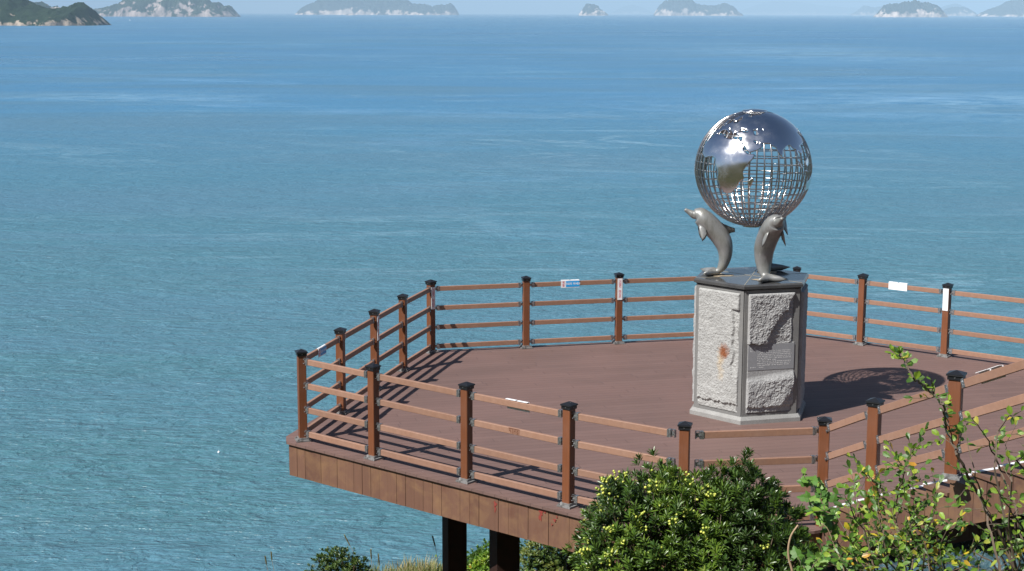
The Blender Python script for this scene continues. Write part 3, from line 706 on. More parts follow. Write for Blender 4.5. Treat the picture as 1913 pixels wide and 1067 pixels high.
# ------------------------------------------------------------------ dolphins
PR = [(115,125,21),(135,132,25),(180,158,36),(225,180,55),(258,178,74),(300,190,101),(352,236,118),(408,290,124),(480,362,124),(546,436,122),(600,525,115),(627,612,99),(632,700,84),(620,776,70),(596,840,58),(560,884,42),(515,903,32)]
def dolphin_parts(name, az, label):
    root = empty(name, (CX, CY, SLABZ), label, 'dolphin statue', 'three dolphins carrying the globe', R(az))
    k = 1/893
    cen = [Vector(((974-x)*k, 0, (952-y)*k)) for x, y, r_ in PR]; rad = [r_*k for *_, r_ in PR]
    # refine by Catmull-Rom
    pts, rr = [], []
    for i in range(len(cen)-1):
        c0, c1, c2, c3 = cen[max(0, i-1)], cen[i], cen[i+1], cen[min(len(cen)-1, i+2)]
        r0_, r1_, r2_, r3_ = rad[max(0, i-1)], rad[i], rad[i+1], rad[min(len(cen)-1, i+2)]
        for q in range(4):
            s = q/4; f = lambda a, b_, c, d: .5*((2*b_)+(-a+c)*s+(2*a-5*b_+4*c-d)*s*s+(-a+3*b_-3*c+d)*s**3)
            pts.append(Vector((f(c0.x, c1.x, c2.x, c3.x), 0, f(c0.z, c1.z, c2.z, c3.z)))); rr.append(f(r0_, r1_, r2_, r3_))
    pts.append(cen[-1]); rr.append(rad[-1]); n = 24; vs = []; fs = []
    for i, p in enumerate(pts):
        d = (pts[min(i+1, len(pts)-1)]-pts[max(0, i-1)]).normalized(); a = Vector((d.z, 0, -d.x))
        s = i/(len(pts)-1)
        wy = 1.0+.12*sstep(.15, .35, s)+.22*sstep(.55, .8, s)
        if s < .16: wy = 1.12
        for q in range(n):
            an = 2*math.pi*q/n; ca, sa = math.cos(an), math.sin(an); r_ = rr[i]
            mouth = 1-.10*math.exp(-((ca+.35)/.12)**2)*(1 if s < .22 else 0)       # groove between the jaws
            vs.append(p+a*(ca*r_*mouth)+Vector((0, sa*r_*wy*mouth, 0)))
    for i in range(len(pts)-1):
        for q in range(n): fs.append((i*n+q, i*n+(q+1) % n, (i+1)*n+(q+1) % n, (i+1)*n+q))
    o = len(vs); vs += [pts[0]+(pts[0]-pts[1]).normalized()*rr[0]*.5, pts[-1]]; m0 = (len(pts)-1)*n
    fs += [(q, o, (q+1) % n) for q in range(n)]+[(m0+(q+1) % n, o+1, m0+q) for q in range(n)]
    b = MB(); b.add(vs, [tuple(reversed(f)) for f in fs]); body = b.build('body', M_DOLPHIN, root, smooth=True)
    X = lambda x: (974-x)*k
    Z = lambda y: (952-y)*k
    def fin(name, prof, y0, y1, th, lean=0.0, sub=None):   # prof in trace units, from root to tip
        b = MB(); m_ = len(prof)
        cx_ = sum(q[0] for q in prof)/m_; cz_ = sum(q[1] for q in prof)/m_
        ymid = lambda q: y0+(y1-y0)*q[2]
        rim = [Vector((X(q[0]), ymid(q), Z(q[1]))) for q in prof]
        c_ = Vector((X(cx_), sum(ymid(q) for q in prof)/m_, Z(cz_)))
        inner = [c_+(r_-c_)*.62 for r_ in rim]; off = Vector((0, th/2, 0))
        vs = rim+[q+off for q in inner]+[q-off for q in inner]+[c_+off*1.2, c_-off*1.2]
        fs = []
        for i in range(m_):
            j = (i+1) % m_
            fs += [(i, j, m_+j, m_+i), (j, i, 2*m_+i, 2*m_+j), (m_+i, m_+j, 3*m_), (2*m_+j, 2*m_+i, 3*m_+1)]
        b.add(vs, fs); return b.build(name, M_DOLPHIN, root, smooth=True)
    for sg in (-1, 1):
        fin('flipper', [(282, 300, 0), (292, 380, .35), (305, 440, .6), (328, 503, 1), (362, 470, .85), (396, 410, .5), (378, 350, .2), (345, 300, 0)], sg*.105, sg*.175, .022)
    fin('dorsal_fin', [(540, 262, 0), (610, 300, 0), (690, 335, 0), (745, 352, 0), (748, 402, 0), (700, 410, 0), (650, 440, 0), (570, 380, 0)], 0, 0, .03)
    # tail flukes: flat crescent blade resting on the slab, spread sideways
    b = MB(); rim = []
    for sg in (1, -1):
        seq = [(585, 0.04), (520, .075), (450, .125), (385, .185), (330, .235), (345, .17), (375, .09), (400, .03)]
        seq = seq if sg == 1 else list(reversed(seq))
        rim += [(X(x), sg*y) for x, y in seq]
    m_ = len(rim); zf = lambda x, y: .045+.10*max(0, (abs(y)-.02))*.4
    cpt = (X(500), 0)
    top = [(cpt[0]+(x-cpt[0])*.55, y*.55) for x, y in rim]
    vs = [(x, y, zf(x, y)) for x, y in rim]+[(x, y, zf(x, y)+.04) for x, y in top]+[(x, y, .003) for x, y in top]+[(cpt[0], 0, .115), (cpt[0], 0, .002)]
    fs = []
    for i in range(m_):
        j = (i+1) % m_
        fs += [(i, m_+i, m_+j, j), (i, j, 2*m_+j, 2*m_+i), (m_+i, 3*m_, m_+j), (2*m_+i, 2*m_+j, 3*m_+1)]
    b.add(vs, [tuple(reversed(f)) for f in fs]); b.build('tail_fluke', M_DOLPHIN, root, smooth=True)
    for sg in (-1, 1):
        b = MB(); vs = []; fs = []; r_ = .0105; c_ = Vector((X(304), sg*.096, Z(172)))
        for i in range(7):
            a = -math.pi/2+math.pi*i/6
            for j in range(10): vs.append(c_+Vector((r_*1.5*math.cos(a)*math.cos(j*math.pi/5), r_*.8*math.sin(a), r_*math.cos(a)*math.sin(j*math.pi/5))))
        for i in range(6):
            for j in range(10): fs.append((i*10+j, i*10+(j+1) % 10, (i+1)*10+(j+1) % 10, (i+1)*10+j))
        b.add(vs, fs); b.build('eye', M_DOLPHIN, root, smooth=True)
    return root
dolphin_parts('dolphin_statue', 178, 'grey stone dolphin facing left with raised snout under the globe')
dolphin_parts('dolphin_statue', -75, 'grey stone dolphin nearest the viewer, its side to us and flippers down')
dolphin_parts('dolphin_statue', 53, 'shaded stone dolphin half hidden behind the nearest one')

# ------------------------------------------------------------------ globe
GR = .811; GZ = 3.468; LON0 = 57.5
globe = empty('globe_sculpture', (3.365, CY, GZ), 'polished steel open-work globe with continents cut from sheet, held up by dolphins', 'globe sculpture')
def sph(lon, lat, r_=GR):
    lam = R(lon-LON0); la = R(lat); return Vector((r_*math.cos(la)*math.sin(lam), -r_*math.cos(la)*math.cos(lam), r_*math.sin(la)))
def lat_of(z_lat):           # latitude on the sculpture -> latitude on the map (the map sits a little high)
    sh = 8.5*(1-sstep(10, 50, z_lat))+6*sstep(0, -30, z_lat) if False else 8.5*(1-sstep(10, 50, z_lat))+7*(1-sstep(-26, 2, z_lat)); return z_lat-sh
LAND = {
 'afr': [(-17,15),(-16,20),(-13,27),(-9,32),(-6,35.5),(0,36),(10,37),(11,33.5),(19,30.5),(24,32),(32,31),(34.5,28),(37,21),(39,16),(43,12),(51,12),(48,5),(42,-2),(39,-7),(41,-14),(35,-20),(35,-24),(32,-28),(27,-34),(19,-35),(15,-27),(12,-17),(13,-8),(9,-1),(9,4),(4,6.5),(-4,5),(-8,4.5),(-13,8)],
 'mad': [(44,-24),(47,-25),(50,-15),(49,-12),(44,-17)],
 'eur': [(-9,37),(-9,43.5),(-2,43.5),(-4,48.5),(2,51),(8,54),(8,57),(11,56),(12,54),(20,54.5),(22,58),(28,60),(22,61),(22,64),(25,65.5),(21,65.5),(17,61),(17,57.5),(12,56),(10,59.5),(5,59),(5,62),(13,67),(20,70),(28,71),(40,67.5),(33,66.5),(42,65),(45,68),(60,69),(68,68.5),(70,73),(80,72.5),(90,75.5),(104,77.5),(113,74),(130,71),(140,72.5),(160,70),(178,69),(180,65),(170,60),(163,58),(157,51),(155,58),(160,61),(150,59.5),(136,54.5),(141,52),(139,46),(130,42),(129,36),(126,35),(125,39.5),(121,40),(118,38.5),(122,37),(119.5,35),(122,30),(117,23.5),(110,21),(106,20),(109,14),(106.5,9),(104,10.5),(100.5,13.5),(100,8),(103.5,2),(101,3.5),(98.5,9),(97.5,16.5),(94.5,16),(91,22.5),(87,21.5),(80.5,15.5),(80,11),(77.5,8),(74,14),(72.5,20),(69,21.5),(66.5,25.2),(57.5,25.6),(54,26.7),(50,30),(48.5,30),(50.5,26.5),(54,24.2),(56.3,26),(59.7,22.5),(55,17.5),(45,12.8),(42.8,15),(39,21),(35,28),(34.3,31.3),(36,36.5),(30.5,36.5),(26.3,38),(27,41),(33,42),(41,41),(37,45),(31,46.5),(28.5,43),(28,41.5),(23,40.3),(23,37),(19.5,41.5),(13.5,45.5),(12.5,44),(18.3,40),(16,38.3),(10,44),(4,43.4),(-.3,39),(-5.5,36)],
 'gbr': [(-5,50.2),(1,51.3),(-1.5,55),(-2,57.5),(-5,58.5),(-5.5,56),(-3.3,54),(-5,52)],
 'aus': [(114,-22),(122,-18),(130,-12),(136,-12),(136,-15),(140,-17.5),(142.5,-11),(146,-19),(153,-26),(150,-37),(140,-38),(132,-32),(124,-33),(115,-35)],
 'sum': [(95.5,5.5),(100,2),(106,-5.5),(102,-4)], 'jav': [(105.5,-6.5),(114,-7),(114,-8.3),(106,-7.5)], 'bor': [(109,1.5),(117,7),(118,1),(116,-4),(110.5,-2.5)],
 'png': [(131,-1),(141,-2.6),(150,-10),(143,-9),(138,-8),(133,-4)], 'phi': [(120.5,18),(122,17.5),(126,8),(123,8),(121,13)], 'jpn': [(130,31.5),(135,34),(140,35.5),(142,40),(145,43.5),(141,45),(140,40.5),(136,36.5),(131,34)],
 'slk': [(80,9.5),(81.8,7.5),(80.5,6)],
 'nam': [(-168,66),(-156,71),(-130,70),(-110,68),(-95,68),(-94,59),(-82,55),(-79,51.5),(-78,60),(-65,60),(-56,52),(-65,48),(-70,43),(-75,38),(-81,31),(-80.5,25.5),(-84,30),(-94,29.5),(-97.5,25),(-97,20),(-91,18.5),(-87,21),(-88,16),(-83.5,14.5),(-83,9),(-78,8.5),(-86,12.5),(-95,16),(-105,20.5),(-112,29),(-117,33),(-124,40),(-124,48),(-133,57),(-152,60),(-165,60)],
 'grn': [(-45,60),(-22,70),(-20,80),(-35,83.5),(-60,81),(-70,77),(-54,70)],
 'sam': [(-78,8),(-72,12),(-62,10.5),(-50,1),(-35,-6),(-39,-16),(-48,-27),(-58,-37),(-65,-45),(-69,-53),(-75,-50),(-72,-35),(-70.5,-20),(-77,-12),(-81,-5),(-79,1)],
}
def inside(x, y, poly):
    c_ = False; n = len(poly)
    for i in range(n):
        x1, y1 = poly[i]; x2, y2 = poly[i-1]
        if (y1 > y) != (y2 > y) and x < (x2-x1)*(y-y1)/(y2-y1)+x1: c_ = not c_
    return c_
SEAS = [[(28,41.5),(33,42),(41,41),(41,43.5),(37,45.5),(31,46.5)], [(47,45),(50,46.5),(53,45),(53,41),(54,37),(50,37.3),(49,41)], [(58,45),(61,46.5),(60,43.5)]]
STEP = 1.0; land = {}
boxes = {k_: (min(p[0] for p in v), max(p[0] for p in v), min(p[1] for p in v), max(p[1] for p in v)) for k_, v in LAND.items()}
def is_land(lo, la):
    la = lat_of(la)
    if la < -72: return False
    for k_, poly in LAND.items():
        q = boxes[k_]
        if q[0] <= lo <= q[1] and q[2] <= la <= q[3] and inside(lo, la, poly):
            return not any(inside(lo, la, s) for s in SEAS)
    return False
vid = {}; gv = []; gf = []
def gvid(i, j):
    if (i, j) not in vid:
        lo, la = i*STEP, j*STEP; vid[(i, j)] = len(gv); gv.append(sph(lo, la, GR+.004))
    return vid[(i, j)]
for i in range(-180, 180):
    for j in range(-85, 85):
        if is_land((i+.5)*STEP, (j+.5)*STEP): gf.append((gvid(i, j), gvid(i+1, j), gvid(i+1, j+1), gvid(i, j+1)))
# relax the stepped outline a little
adj = {}
cnt = {}
for f in gf:
    for a_, b_ in zip(f, f[1:]+f[:1]): cnt[tuple(sorted((a_, b_)))] = cnt.get(tuple(sorted((a_, b_))), 0)+1
for (a_, b_), c_ in cnt.items():
    if c_ == 1: adj.setdefault(a_, []).append(b_); adj.setdefault(b_, []).append(a_)
for _ in range(5):
    new = {}
    for v_, nb in adj.items():
        if len(nb) == 2:
            q = (gv[v_]*2+gv[nb[0]]+gv[nb[1]])/4; new[v_] = q.normalized()*(GR+.004)
    for v_, q in new.items(): gv[v_] = q
b = MB(); b.add(gv, gf); cont = b.build('continents', M_CHROME, globe, smooth=True)
md = cont.modifiers.new('thickness', 'SOLIDIFY'); md.thickness = .006; md.offset = -1
CAPLAT = 78.5
b = MB()
for k in range(48):
    pts = [sph(k*7.5, -84+162*q/40, GR-.008) for q in range(41)]; b.tube(pts, .0108, 6)
b.build('meridian_bars', M_BAR, globe, smooth=True)
b = MB()
for k in range(-10, 11):
    la = k*7.5; pts = [sph(q*5, la, GR-.010) for q in range(73)]; b.tube(pts, .0078, 5, cap=False)
b.build('parallel_bars', M_BAR, globe, smooth=True)
b = MB(); zc = GR*math.sin(R(CAPLAT)); rc = GR*math.cos(R(CAPLAT))
vs = []; fs = []
for i, (r_, z) in enumerate(((rc, zc-.02), (rc+.012, zc-.01), (rc+.012, zc+.012), (rc*.97, zc+.018), (rc*.5, zc+.03), (0.001, zc+.034))):
    for q in range(48): vs.append((r_*math.cos(2*math.pi*q/48), r_*math.sin(2*math.pi*q/48), z))
for i in range(5):
    for q in range(48): fs.append((i*48+q, i*48+(q+1) % 48, (i+1)*48+(q+1) % 48, (i+1)*48+q))
b.add(vs, fs); b.build('polar_cap', M_CHROME, globe, smooth=True)
b = MB(); zc = -GR*math.sin(R(83)); b.tube([(0, 0, zc-.012), (0, 0, zc+.012)], .13, 32); b.build('bottom_plate', M_BAR, globe)

#PLANTS
# ------------------------------------------------------------------ plants
def leaf_mat(name, stops, rough=.4, trans=.25, spec=.5):
    m = bpy.data.materials.new(name); m.use_nodes = True; t = NT(m)
    a = t.n('ShaderNodeAttribute', attribute_name='tint'); c = t.ramp(a.outputs['Fac'], stops)
    n = t.noise(t.coord(), 60, 2); c = t.mix(t.ramp(n, [(.35, g3(0)), (.75, g3(.3))]), c, (.16, .2, .05))
    t.col(c); t.b.inputs['Roughness'].default_value = rough; t.b.inputs['Specular IOR Level'].default_value = spec
    tr = t.n('ShaderNodeBsdfTranslucent'); mx = t.n('ShaderNodeMixShader'); mx.inputs[0].default_value = trans
    tc = t.mix(.5, c, (.3, .45, .05)); t.l(tc, tr.inputs[0])
    o = [q for q in t.t.nodes if q.type == 'OUTPUT_MATERIAL'][0]
    t.l(t.b.outputs[0], mx.inputs[1]); t.l(tr.outputs[0], mx.inputs[2]); t.l(mx.outputs[0], o.inputs[0]); return m
M_PITT = leaf_mat('glossy_leaf', [(0, (.010, .033, .009)), (.45, (.032, .08, .011)), (.8, (.10, .18, .016)), (1, (.15, .2, .025))], .36, .12)
M_LOW = leaf_mat('small_bush_leaf', [(0, (.02, .05, .012)), (.6, (.05, .1, .02)), (1, (.18, .2, .04))], .45, .2)
M_SHRUB = leaf_mat('shrub_leaf', [(0, (.022, .07, .012)), (.45, (.085, .2, .018)), (.75, (.24, .38, .03)), (.91, (.34, .36, .05)), (.94, (.62, .48, .03)), (1, (.5, .24, .03))], .42, .3)
M_SHRUB2 = leaf_mat('brown_stem_shrub_leaf', [(0, (.03, .08, .012)), (.4, (.09, .2, .02)), (.85, (.25, .36, .03)), (.95, (.36, .34, .05)), (1, (.5, .36, .03))], .42, .3)
M_VINE = leaf_mat('vine_leaf', [(0, (.03, .1, .02)), (.6, (.09, .22, .03)), (1, (.2, .34, .06))], .5, .3)
M_GRASS = leaf_mat('grass_blade', [(0, (.07, .11, .03)), (.4, (.17, .19, .06)), (.7, (.33, .28, .13)), (1, (.5, .4, .24))], .7, .3)
M_BARK = wood_mat('bark', (.16, .11, .07), (.09, .065, .045), .85, (20, 20, 6), .2)
M_TWIG = wood_mat('dry_twig', (.42, .3, .18), (.3, .2, .12), .8, (20, 20, 6), .2)
M_BERRY = mat('berry_skin', (.55, .58, .08), .4); t = NT(M_BERRY); t.col(t.ramp(t.noise(t.coord(), 20, 2), [(.35, (.28, .36, .05)), (.65, (.55, .56, .1))]))
def leaf(b, p, d, nrm, L, W, tint, curl=.12, rnd_=None, mi=0):
    d = d.normalized(); s = d.cross(nrm)
    if s.length < 1e-4: s = d.orthogonal()
    s = s.normalized(); n = s.cross(d).normalized()
    q = lambda x, y, z: p+d*(x*L)+s*(y*W)+n*(z*L)
    vs = [q(0, 0, 0), q(.35, -.38, .02-curl*.1), q(.75, -.46, -curl*.5+.02), q(1, 0, -curl), q(.75, .46, -curl*.5+.02), q(.35, .38, .02-curl*.1), q(.38, 0, -.03), q(.75, 0, -curl*.5-.03)]
    b.add(vs, [(0, 6, 1), (6, 7, 2, 1), (7, 3, 2), (0, 5, 6), (6, 5, 4, 7), (7, 4, 3)], mi, tint)
def lobed(b, p, d, nrm, L, tint, mi=0):
    d = d.normalized(); s = d.cross(nrm)
    if s.length < 1e-4: s = d.orthogonal()
    s = s.normalized(); n = s.cross(d).normalized()
    out_ = [(0, .0), (-.12, .28), (.1, .5), (.2, .36), (.42, .46), (.62, .36), (.66, .2), (.82, .16), (1, 0), (.82, -.16), (.66, -.2), (.62, -.36), (.42, -.46), (.2, -.36), (.1, -.5), (-.12, -.28)]
    vs = [p+d*(x*L)+s*(y*L)+n*(-.22*L*abs(y)-.1*L*x*x) for x, y in out_]+[p+d*(.35*L)]
    m_ = len(out_); b.add(vs, [(i, (i+1) % m_, m_) for i in range(m_)], mi, tint)
def rosette(b, p, ax, n, L, W, rnd_, tint, spread=.9):
    ax = ax.normalized(); u = ax.orthogonal().normalized(); v = ax.cross(u)
    for k in range(n):
        a = k*2.399+rnd_.uniform(-.3, .3); f = k/n
        el = .25+spread*(1-f)+rnd_.uniform(-.15, .15)        # angle off the shoot's axis
        d = ax*math.cos(el)+(u*math.cos(a)+v*math.sin(a))*math.sin(el)
        leaf(b, p-ax*(L*.35*(1-f)), d, ax, L*rnd_.uniform(.75, 1.1), W*rnd_.uniform(.85, 1.15), min(1, max(0, tint+rnd_.uniform(-.22, .22))))
def interp(pts, x):
    if x <= pts[0][0]: return pts[0][1]
    for (a, ya), (b_, yb) in zip(pts, pts[1:]):
        if x <= b_: return ya+(yb-ya)*(x-a)/(b_-a)
    return pts[-1][1]
def ico(r_=1.0):
    vs = []; fs = []
    for i in range(7):
        a = -math.pi/2+math.pi*i/6
        for j in range(8): vs.append((r_*math.cos(a)*math.cos(j*math.pi/4), r_*math.cos(a)*math.sin(j*math.pi/4), r_*math.sin(a)))
    for i in range(6):
        for j in range(8): fs.append((i*8+j, i*8+(j+1) % 8, (i+1)*8+(j+1) % 8, (i+1)*8+j))
    return vs, fs
def bush(name, label, cat, outline, Yc, Dy, nros, L, W, nleaf, material, berries=0, seed=1, group=None, zb=None, shoots=.05, tintf=None, lumpy=.16):
    rnd_ = random.Random(seed); x0, x1 = outline[0][0], outline[-1][0]; cxp = (x0+x1)/2
    base = at(cxp, 1000, Yc); gz = ground_z(base.x, Yc); root = empty(name, (base.x, Yc, gz), label, cat, group)
    org = Vector((base.x, Yc, gz)); zb = gz+.35 if zb is None else zb
    fo = MB(); st = MB(); berr = []; hub = org+Vector((0, 0, (zb-gz)+.25))
    for i in range(nros):
        px = rnd_.uniform(x0, x1); ph = math.acos(rnd_.uniform(-1, .97)); top = at(px, interp(outline, px), Yc)
        lump = 1+lumpy*fbm((px*.012, ph*2.2, seed), 3); shell = 1-abs(rnd_.gauss(0, .13))
        rr = lump*shell; Y = Yc-Dy*math.cos(ph)*rr; hz_ = (top.z-zb)
        z = zb+hz_*(math.sin(ph)**.75)*min(rr, 1.06)
        xw = (px-956.5)/F*(Yc/math.cos(TH))*1.0
        xw = top.x+(top.x-base.x)*(rr-1)
        slope = (interp(outline, px+15)-interp(outline, px-15))/30
        ed = (px-cxp)/(x1-x0)*2
        ax = Vector((slope*.8+ed*.35, -math.cos(ph)*.8, math.sin(ph)*.8+.55))+Vector((rnd_.uniform(-.3, .3), rnd_.uniform(-.3, .3), rnd_.uniform(-.1, .3)))
        p = Vector((xw, Y, z))+Vector((0, 0, rnd_.uniform(0, shoots) if rnd_.random() < .3 else 0))
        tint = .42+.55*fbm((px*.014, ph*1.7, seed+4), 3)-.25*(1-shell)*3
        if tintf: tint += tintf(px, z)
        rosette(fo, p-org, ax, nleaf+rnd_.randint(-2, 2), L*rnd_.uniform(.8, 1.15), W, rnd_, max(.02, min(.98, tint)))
        if i % 9 == 0:
            q = hub+(p-hub)*.5+Vector((0, 0, -.12*hz_)); st.tube([hub+(p-hub)*.12-org, q-org, p-ax.normalized()*L*.3-org], [.012*L/.075, .007*L/.075, .004*L/.075], 4, cap=False)
        if berries and shell > .86 and ph < 2.2: berr.append((p+ax.normalized()*L*.25-org, ax, px, z))
    for k in range(7):
        a = 2*math.pi*k/7; st.tube([(.12*math.cos(a), .12*math.sin(a), -.1), (.2*math.cos(a), .2*math.sin(a), (zb-gz)*.5), (.3*math.cos(a)*(x1-x0)/400, .3*math.sin(a), zb-gz+.35)], [.03, .022, .012], 6)
    # loose core of inner leaves, the bush's inner shade put into their dark tint
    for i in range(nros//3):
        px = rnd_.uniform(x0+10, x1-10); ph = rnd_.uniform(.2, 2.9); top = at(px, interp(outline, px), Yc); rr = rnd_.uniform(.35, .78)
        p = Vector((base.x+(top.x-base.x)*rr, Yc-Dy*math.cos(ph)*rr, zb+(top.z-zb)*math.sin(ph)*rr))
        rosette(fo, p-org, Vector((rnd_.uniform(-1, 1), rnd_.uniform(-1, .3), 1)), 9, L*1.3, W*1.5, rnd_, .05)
    fo.build('foliage', material, root); st.build('stem', M_BARK, root)
    if berries:
        iv, if_ = ico(1); rnd_.shuffle(berr); n_ = 0
        wgt = lambda px: .95 if px < 1170 else .6 if px < 1330 else .12
        for p, ax, px, z in berr:
            if n_ >= berries: break
            if rnd_.random() > wgt(px): continue
            n_ += 1; bm_ = MB()
            for q in range(rnd_.randint(3, 9)):
                c_ = Vector([max(-.027, min(.027, rnd_.gauss(0, g_))) for g_ in (.02, .013, .015)]); r_ = rnd_.uniform(.0058, .0080)
                bm_.add([Vector(v)*r_+c_ for v in iv], if_)
            bm_.tube([(0, .014, -.02), (0, 0, 0), (.012, -.004, .012)], .002, 4)
            bm_.build('berry_cluster', M_BERRY, root, smooth=True, loc=p+ax.normalized()*.012+Vector((0, -.012, 0)))
    return root
bush('evergreen_bush', 'large glossy dark green bush with yellow-green berries in front of the deck corner', 'bush',
     [(1064, 1094), (1070, 1049), (1076, 1009), (1088, 969), (1104, 936), (1118, 909), (1134, 892), (1156, 896), (1171, 876), (1191, 892), (1203, 866), (1235, 860), (1262, 872), (1285, 892), (1312, 882), (1345, 870), (1372, 886), (1392, 872), (1412, 870), (1428, 896), (1445, 904), (1468, 929), (1488, 954), (1505, 989), (1528, 1024), (1545, 1089)],
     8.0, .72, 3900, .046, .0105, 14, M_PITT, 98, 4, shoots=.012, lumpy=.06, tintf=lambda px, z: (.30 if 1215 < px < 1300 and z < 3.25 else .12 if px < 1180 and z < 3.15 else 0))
bush('low_bush', 'small rounded green bush standing alone at the cliff edge left of the columns', 'bush',
     [(560, 1110), (580, 1064), (600, 1048), (625, 1036), (650, 1034), (668, 1040), (680, 1050), (690, 1090)], 20.0, .45, 1100, .05, .02, 8, M_LOW, 0, 8, 'cliff edge bushes', shoots=.06)
bush('low_bush', 'bright leafy bush seen between the two dark columns', 'bush',
     [(845, 1110), (868, 1052), (882, 1040), (895, 1030), (906, 1022), (925, 1026), (945, 1090)], 27.3, .5, 700, .07, .03, 7, M_SHRUB, 0, 9, 'cliff edge bushes', shoots=.1, zb=-4.6)
bush('low_bush', 'tangled green bush right of the columns partly in the deck shade', 'bush',
     [(950, 1100), (965, 1020), (990, 1008), (1015, 1004), (1045, 1012), (1080, 1010), (1130, 1090)], 28.0, .6, 700, .07, .03, 7, M_LOW, 0, 10, 'cliff edge bushes', shoots=.08, zb=-4.7, tintf=lambda px, z: .3)

def branch_plant(name, label, cat, stems, Y0, leaf_l, leaf_w, material, seed, lobes=False, rad=.006, dens=1.0, twigl=(30, 80), bark=None, slim=()):
    """stems: list of photo polylines, bottom to top, with distance offsets"""
    rnd_ = random.Random(seed); b0 = stems[0][0]; base = at(b0[0], b0[1], Y0); gz = ground_z(base.x, Y0); org = Vector((base.x, Y0, gz))
    root = empty(name, org, label, cat); fo = MB(); st = MB()
    def put(p, d):
        d = (d+Vector((rnd_.uniform(-1, 1), rnd_.uniform(-1, 1), rnd_.uniform(-.5, .6)))*.9)
        nr = Vector((rnd_.uniform(-.7, .7), rnd_.uniform(-.9, .1), rnd_.uniform(.3, 1)))
        tn = rnd_.random()**1.2 if not lobes else rnd_.random()
        L = leaf_l*rnd_.uniform(.55, 1.15)
        if lobes: lobed(fo, p-org, d, nr, L, tn)
        else: leaf(fo, p-org, d, nr, L, leaf_w*rnd_.uniform(.7, 1.1)*L/leaf_l, tn, rnd_.uniform(-.1, .3))
    for si, stem in enumerate(stems):
        yo = rnd_.uniform(-.35, .35) if len(stem[0]) < 3 else stem[0][2]
        pts = [at(q[0], q[1], Y0+yo+.12*i*rnd_.uniform(-1, 1)) for i, q in enumerate(stem)]
        # smooth + wiggle
        fine = []
        for a, b_ in zip(pts, pts[1:]):
            m_ = max(2, int((b_-a).length/.05))
            for k in range(m_): fine.append(a+(b_-a)*k/m_+Vector((rnd_.gauss(0, .003), rnd_.gauss(0, .004), rnd_.gauss(0, .003))))
        fine.append(pts[-1])
        low = Vector((pts[0].x*.6+org.x*.4, pts[0].y, ground_z(pts[0].x*.6+org.x*.4, pts[0].y)-.05)); chain = [low, low+(fine[0]-low)*.55+Vector((.05, 0, 0))]+fine
        st.tube([p-org for p in chain], [rad*(1.3-1.05*i/(len(chain)-1)) for i in range(len(chain))], 5)
        n_ = len(fine)
        for i in range(1, n_):
            f = i/n_
            thin0 = si in slim and fine[i].z > slim[si]
            if rnd_.random() < dens*(.5 if thin0 else .8): put(fine[i], Vector((0, 0, .3)))
            thin = si in slim and fine[i].z > slim[si]
            if rnd_.random() < dens*(.3 if thin else .42) and i < n_-1:
                tl = rnd_.uniform(*((5, 14) if thin else twigl))/F*Y0*(1.1-.6*f); dd = Vector((rnd_.uniform(-1, 1), rnd_.uniform(-.6, .6), rnd_.uniform(-.25, .8))).normalized()
                k_ = max(2, int(tl/.028)); tw = [fine[i]]
                for j in range(k_):
                    dd = (dd+Vector((rnd_.gauss(0, .15), rnd_.gauss(0, .15), rnd_.gauss(0, .12)+.02))).normalized(); tw.append(tw[-1]+dd*tl/k_)
                    put(tw[-1], dd)
                    if rnd_.random() < .6: put(tw[-1], dd)
                st.tube([p-org for p in tw], [rad*.32]*len(tw), 4, cap=False)
        put(fine[-1], Vector((0, 0, 1)))
    fo.build('foliage', material, root); st.build('stem', bark or M_BARK, root); return root
branch_plant('leafy_shrub', 'sparse shrub with round green and yellow leaves in front of the stair cladding', 'shrub',
    [[(1640, 1090), (1620, 1010), (1590, 950), (1578, 925)], [(1660, 1090), (1650, 1000), (1640, 940), (1655, 890)], [(1690, 1090), (1680, 1010), (1670, 950), (1690, 880), (1700, 850)],
     [(1720, 1090), (1730, 1010), (1700, 960), (1650, 915), (1610, 880)], [(1740, 1090), (1735, 1000), (1745, 930), (1740, 880)], [(1690, 1090), (1710, 1030), (1735, 985), (1750, 940)],
     [(1620, 1090), (1600, 1040), (1560, 1010)], [(1760, 1090), (1730, 1050), (1690, 1020), (1640, 990)], [(1650, 1090), (1600, 1050), (1570, 1040)], [(1700, 1090), (1660, 1050), (1620, 1035), (1600, 1010)],
     [(1780, 1090), (1760, 1050), (1700, 1060), (1670, 1040)], [(1650, 1090), (1615, 1000), (1600, 930), (1620, 890)], [(1670, 1090), (1690, 1000), (1720, 950), (1700, 900), (1680, 860)], [(1700, 1090), (1715, 1020), (1690, 980)], [(1740, 1090), (1752, 1010), (1740, 960)], [(1620, 1090), (1585, 1000), (1560, 960)]],
    6.0, .036, .023, M_SHRUB, 21, rad=.0036, dens=1.65, twigl=(45, 120))
branch_plant('low_shrub', 'low dense yellow-green shrub along the bottom right under the stair', 'shrub',
    [[(1700, 1100), (1690, 1050), (1680, 1020)], [(1740, 1100), (1735, 1050), (1725, 1010)], [(1780, 1100), (1790, 1060), (1800, 1035)], [(1820, 1100), (1830, 1050), (1845, 1010)], [(1860, 1100), (1868, 1050), (1880, 1000)], [(1900, 1100), (1905, 1050), (1900, 1010)], [(1925, 1100), (1925, 1040), (1915, 990)],
     [(1760, 1100), (1765, 1070), (1750, 1050)], [(1840, 1100), (1820, 1070), (1800, 1060)], [(1600, 1100), (1600, 1060), (1590, 1030)], [(1650, 1100), (1655, 1060), (1640, 1030)], [(1885, 1100), (1870, 1075), (1850, 1060)]],
    5.8, .034, .021, M_SHRUB, 41, rad=.003, dens=2.6, twigl=(35, 95))
